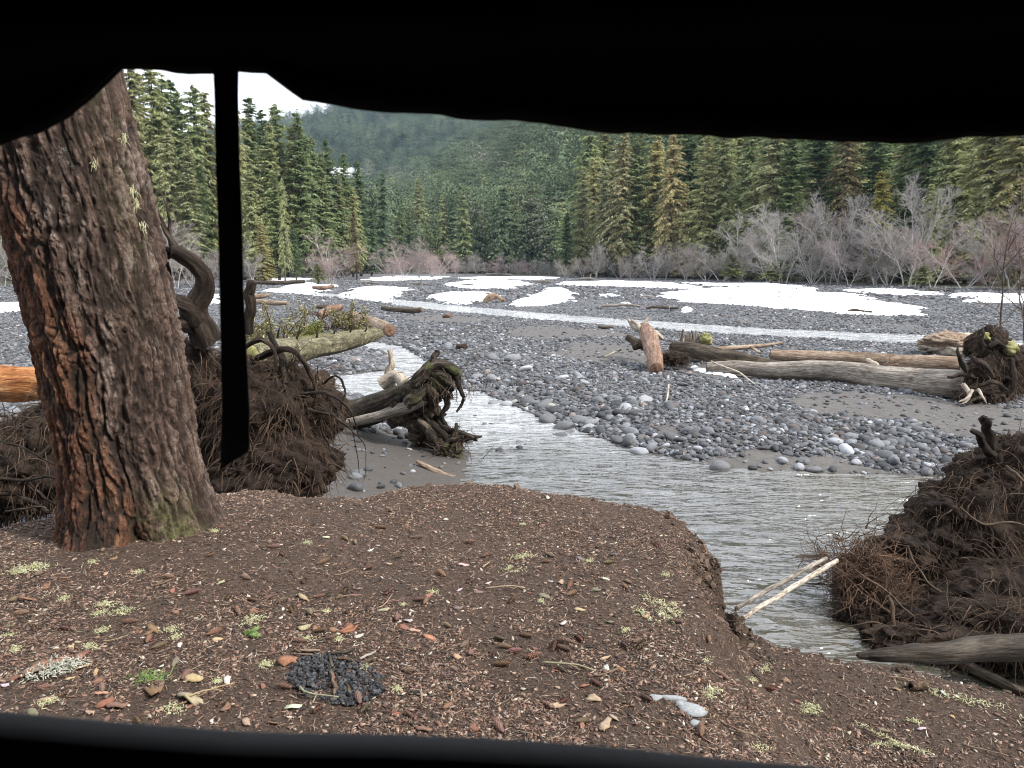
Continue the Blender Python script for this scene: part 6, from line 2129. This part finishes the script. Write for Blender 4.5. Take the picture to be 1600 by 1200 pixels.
# green sprigs
for a, b, s, lab in [(395, 992, 0.06, 'small green sprig lying left of the charcoal patch'), (1400, 1165, 0.20, 'pale green fir sprig lying at the lower right of the bank')]:
    q = fpos(a, b)
    g = np.random.default_rng(int(a))
    tq = thing('fir_sprig', lab, 'sprig', q)
    arms = walk(np.tile(q, (5, 1)) + [0, 0, 0.01], np.array([[1, -.6, .1], [.3, -1, .1], [-1, .5, .1], [-.3, 1, .1], [-.9, -.1, .1]]), np.array([1, .8, 1, .9, .6]) * s * 0.8, 9, 0.12, 0.02, g)
    MB().tubes(arms, np.full((5, 9), 0.002), 4, caps=False).build('stem', M['root'], tq)
    st = arms.reshape(-1, 3).repeat(9, 0)
    W_ = walk(st, g.normal(0, 1, st.shape) * [1, 1, .35], 0.016, 3, 0.1, 0, g)
    tag(MB().tubes(W_, np.full((len(W_), 3), 0.0011), 3, caps=False).build('needles', M['lichen'] if a > 1000 else M['grass'], tq), kind='stuff')

# charcoal of an old camp fire
g = np.random.default_rng(15)
n = 900
an = g.random(n) * 6.28
rr = np.sqrt(g.random(n))
cpx = 525 + 72 * rr * np.cos(an) * g.uniform(0.9, 1.1, n)
cpy = 1062 + 40 * rr * np.sin(an) + 8 * np.cos(an)
pt = np.array([fpos(a, b) for a, b in zip(cpx, cpy)])
pt[:, 2] += 0.004 + 0.012 * g.random(n) * (1 - rr)
cg = g.choice([0.008, 0.016, 0.035, 0.075], n, p=[.4, .35, .18, .07])
coal = [ico(1, 500 + i, 0.35, 'charcoal_piece', M['coal'], flat=True) for i in range(5)]
s3 = g.uniform(0.004, 0.013, (n, 1)) * g.uniform(0.6, 1.3, (n, 3))
scatter('charcoal', pt, g.uniform(0, 6.28, (n, 3)), s3, cg[:, None] * np.array([0.95, 1, 1.1]), g.integers(0, 5, n), coal, 'patch of black charcoal from an old camp fire on the bank floor', 'charcoal')
for i, (rows, c, lab) in enumerate([([(518, 1055, 3.6), (521, 1068, 4), (525, 1082, 4)], 'red_wood', 'reddish burnt stick standing out in the middle of the charcoal'), ([(519, 1048, 3), (515, 1034, 2.5), (512, 1024, 2)], 'dark_log', 'charred black stick end in the charcoal'),
                                   ([(518, 1026, 3), (536, 1024, 3), (554, 1020, 2.5)], 'dark_log', 'dark stick lying across the far edge of the charcoal'), ([(462, 1020, 2), (482, 1022, 2.4), (500, 1021, 2)], 'brown_log', 'tan stick left of the dark stick at the far edge of the charcoal'),
                                   ([(562, 1034, 2), (576, 1028, 2.4), (588, 1022, 1.6)], 'grey_log', 'grey stick at the right rim of the charcoal'), ([(530, 1033, 2.4), (542, 1034, 3), (552, 1037, 2)], 'red_wood', 'short reddish stick among the charcoal')]):
    rw = []
    for a, b, r in rows:
        q = fpos(a, b)
        rw.append([q[0], q[1], q[2] + 0.012 + r * q[1] / F * 0.5, r * q[1] / F])
    m_ = MB(); limb(m_, rw, k=9, wig=0.003, seed=i, n=7, world=True, rough=0.1)
    tag(centre(m_.build('burnt_stick', M[c])), lab, 'stick')
# paper scrap
q = fpos(458, 1107)
V = [[-.03, -.008, .004], [0, -.012, .012], [.028, -.006, .006], [.032, .012, .008], [0, .008, .014], [-.028, .012, .006]]
V = np.array(V) + q
V2 = V - [0, 0, 0.0008]
o = MB().add(np.vstack([V, V2]), [[0, 1, 4, 5], [1, 2, 3, 4], [11, 10, 7, 6], [10, 9, 8, 7]] + [[i, 6 + i, 6 + (i + 1) % 6, (i + 1) % 6] for i in range(6)]).build('paper_scrap', simple('yellowish_paper', (0.42, 0.46, 0.28), (0.58, 0.62, 0.46), 30, 0.6, 50, 0.1, 0.001), smooth=False)
tag(centre(o), 'small yellowish paper scrap lying below the charcoal patch', 'litter')
# grey buried stones
GS = simple('grey_stone', (0.20, 0.215, 0.225), (0.36, 0.375, 0.385), 6, 0.8, 40, 0.5, 0.006)
for i, (a, b, sx_, sy_, sz_, rz, lab) in enumerate([(1080, 1115, .055, .038, .018, -0.6, 'largest grey stone half buried in the bank floor'), (1050, 1094, .045, .022, .012, -0.1, 'flat grey stone just beyond the largest one'), (1023, 1093, .03, .018, .010, 0.2, 'small flat grey stone left of the flat one'), (1062, 1105, .018, .018, .014, 0, 'tiny grey stone between the flat and the largest stone'), (1087, 1136, .025, .022, .012, 0.3, 'small grey stone in front of the largest one')]):
    q = fpos(a, b)
    o = link('stone', ico(2, 70 + i, 0.3, 'stone', GS))
    o.location = [float(q[0]), float(q[1]), float(FH(q[None, 0], q[None, 1])[0]) + sz_ * 0.3]
    o.scale = (sx_, sy_, sz_)
    o.rotation_euler = (0, 0, rz)
    tag(o, lab, 'stone')
for a, b, s, lab in [(1349, 1031, .013, 'small white pebble at the bank edge by the muddy log'), (1375, 1035, .014, 'small tan pebble right of the white one at the bank edge'), (650, 1083, .018, 'small black pebble right of the charcoal patch')]:
    q = fpos(a, b)
    o = link('pebble', ico(2, 80, 0.2, 'pebble', simple('pebble_' + lab.split()[1], *{'white': ((.6, .6, .58), (.8, .8, .78)), 'tan': ((.3, .22, .14), (.45, .34, .22)), 'black': ((.01, .01, .012), (.03, .03, .034))}[lab.split()[1]], 8, 0.7, 40, 0.2, 0.002)))
    o.location = [float(c) for c in q]
    o.scale = (s, s * .8, s * .7)
    tag(o, lab, 'pebble')
# hollow piece of wood on the right
q0, q1 = fpos(1422, 1078), fpos(1448, 1076)
t = thing('wood_piece', 'short hollow piece of brown wood lying on the right of the bank', 'wood', fpos(1435, 1080))
an = np.linspace(0, 6.28, 16, endpoint=False)
T = unit(q1 - q0)
U = np.array([0, 0, 1.]); S = np.cross(T, U)
rings = []
for f, r in ((0.0, .010), (0.0, .019), (0.03, .021), (0.35, .0225), (0.7, .021), (1.0, .019), (1.02, .014), (1.02, 0.002)):
    rings.append(q0 + (q1 - q0) * (f * 1.0) + [0, 0, 0.019] + r * (np.cos(an)[:, None] * S + np.sin(an)[:, None] * U) + T * 0.004 * np.sin(an * 3)[:, None] * (f < 0.5))
MB().grid(np.array(rings), wrap=True).build('wood', M['brown_log'], t)
rings = [q0 + [0, 0, 0.019] + T * d_ + r * (np.cos(an)[:, None] * S + np.sin(an)[:, None] * U) for d_, r in ((0.001, .0105), (0.022, .009), (0.022, .001))]
MB().grid(np.array(rings), wrap=True).build('hollow', M['darkroot'], t)
# pale chunk
q = fpos(672, 998)
lay('wood_chunk', FLAKES[2], 'wood', '', 672, 998, 0.08, (0.36, 0.22, 0.13), rz=-0.5, label='chunky brown piece of wood right of the charcoal patch')

# ------------------------------------------------------------------ the tent we look out of
tent = thing('tent', 'dark tent with its window flap raised, framing the whole view', 'tent', (0, -0.6, 1.35))
Yf = 0.78
edge = [(-1500, 420), (-900, 380), (-400, 300), (-120, 250), (0, 221), (60, 204), (112, 180), (150, 154), (182, 126), (200, 112), (240, 112), (335, 114), (420, 114.5), (446, 134), (476, 157), (540, 166), (620, 173), (700, 180), (780, 186), (850, 192), (920, 202), (970, 205), (1080, 206),
        (1200, 208), (1320, 213), (1400, 214), (1500, 211), (1600, 206), (1750, 204), (2100, 215), (2600, 240)]
ex = np.array([D(a, b, Yf)[0] for a, b in edge])
ez = np.array([D(a, b, Yf)[2] for a, b in edge])
xsamp = np.unique(np.concatenate([np.linspace(-1.5, 1.5, 240), ex[(ex > -1.5) & (ex < 1.5)]]))
zed = np.interp(xsamp, ex, ez)
zed = zed + 0.002 * vnoise(np.stack([xsamp * 40, xsamp * 0, xsamp * 0], -1), 3)
top_z = 3.62
rows = []
for f in np.linspace(0, 1, 26):
    zz_ = zed + (top_z - zed) * f ** 1.2
    yy_ = Yf + 0.02 * vnoise(np.stack([xsamp * 3, zz_ * 9, xsamp * 0], -1), 8) - 0.03 * np.exp(-((zz_ - 3.14 - 0.02 * np.sin(xsamp * 2)) / 0.02) ** 2)
    rows.append(np.stack([xsamp, yy_, zz_], -1))
front = np.array(rows)
back = front[::-1] + np.array([0, 0.006, 0])
hem = front[0] + np.array([0, 0.003, -0.0025])
full = np.concatenate([back, hem[None], front])
MB().grid(full).build('window_flap', M['fabric'], tent)
hm = np.array([np.stack([xsamp, front[0][:, 1] - dy_, zed + dz_], -1) for dy_, dz_ in ((-0.001, 0.0), (0.004, 0.001), (0.0045, 0.012), (0.004, 0.024), (-0.002, 0.025))])
MB().grid(hm).build('hem', M['fabric'], tent)
# strap
sp = [(352, 96, 20), (353, 150, 18.5), (355, 250, 18.5), (359, 350, 18.5), (361, 450, 18.5), (365, 560, 20), (368, 640, 21), (367, 690, 22), (366, 705, 22)]
SY_ = 0.73
Ls, Rs = [], []
for i, (a, b, w) in enumerate(sp):
    yv = SY_ + 0.004 * math.sin(i * 1.3)
    bl = b + (30 if i == len(sp) - 1 else 0)
    Ls.append(D(a - w, bl, yv + 0.003))
    Rs.append(D(a + w, b, yv - 0.004))
Ls, Rs = np.array(Ls), np.array(Rs)
tk = np.array([0, 0.0022, 0])
Gs = np.array([Ls, Rs, Rs + tk, Ls + tk, Ls])
MB().grid(Gs).add(np.array([Ls[-1], Rs[-1], Rs[-1] + tk, Ls[-1] + tk]), [[0, 1, 2, 3]]).build('strap', M['fabric'], tent, smooth=False)
# lower wall with its soft padded top edge
le = [(-1500, 1020), (-600, 1060), (0, 1113), (200, 1131), (400, 1145), (600, 1147), (780, 1155), (900, 1163), (1000, 1172), (1100, 1183), (1200, 1193), (1300, 1200), (1400, 1210), (1600, 1232), (2200, 1300), (3000, 1400)]
Yl = 0.36
lx = np.array([D(a, b, Yl)[0] for a, b in le])
lz = np.array([D(a, b, Yl)[2] for a, b in le])
xl = np.linspace(-1.5, 1.5, 160)
zl = np.interp(xl, lx, lz)
prof = [(0.030, -1.3), (0.030, -0.25), (0.026, -0.05), (0.012, -0.008), (0.0, 0.0), (-0.014, -0.004), (-0.03, -0.02), (-0.05, -0.055), (-0.06, -0.12), (-0.062, -0.3), (-0.062, -1.3)]
rows = []
for dy_, dz_ in prof:
    rows.append(np.stack([xl, Yl + dy_ + 0 * xl, np.maximum(zl + dz_, 1.32)], -1))
MB().grid(np.array(rows)).build('lower_wall', M['fabric_lit'], tent)


def slab(name, x0, x1, y0, y1, z0, z1):
    v = [[x, y, z] for x in (x0, x1) for y in (y0, y1) for z in (z0, z1)]
    MB().add(v, [[0, 1, 3, 2], [4, 6, 7, 5], [0, 4, 5, 1], [2, 3, 7, 6], [0, 2, 6, 4], [1, 5, 7, 3]]).build(name, M['fabric'], tent, smooth=False)


slab('roof', -1.55, 1.55, -2.2, 0.80, 3.61, 3.63)
slab('side_wall', -1.53, -1.50, -2.2, 0.80, 1.34, 3.607)
slab('side_wall', 1.50, 1.53, -2.2, 0.80, 1.34, 3.607)
slab('back_wall', -1.497, 1.497, -2.2, -2.17, 1.34, 3.607)
slab('ground_sheet', -1.497, 1.497, -2.165, 0.29, 1.34, 1.352)
slab('window_post', -1.497, -1.3, 0.76, 0.775, 1.34, 3.6)
slab('window_post', 1.3, 1.497, 0.76, 0.775, 1.34, 3.6)

# ------------------------------------------------------------------ air between us and the far hills
m = bpy.data.materials.new('valley_haze')
m.use_nodes = True
nt = m.node_tree
nt.nodes.clear()
ou = nt.nodes.new('ShaderNodeOutputMaterial')
pv = nt.nodes.new('ShaderNodeVolumePrincipled')
pv.inputs['Color'].default_value = (0.48, 0.68, 1.0, 1)
pv.inputs['Density'].default_value = 0.00006
nt.links.new(pv.outputs[0], ou.inputs['Volume'])
x0, x1, y0, y1, z0, z1 = -2640, 2640, -240, 2680, -3, 1400
v = [[x, y, z] for x in (x0, x1) for y in (y0, y1) for z in (z0, z1)]
hz = MB().add(v, [[0, 1, 3, 2], [4, 6, 7, 5], [0, 4, 5, 1], [2, 3, 7, 6], [0, 2, 6, 4], [1, 5, 7, 3]]).build('haze', m, smooth=False)
tag(hz, 'pale bluish haze filling the valley', 'haze', None, 'stuff')
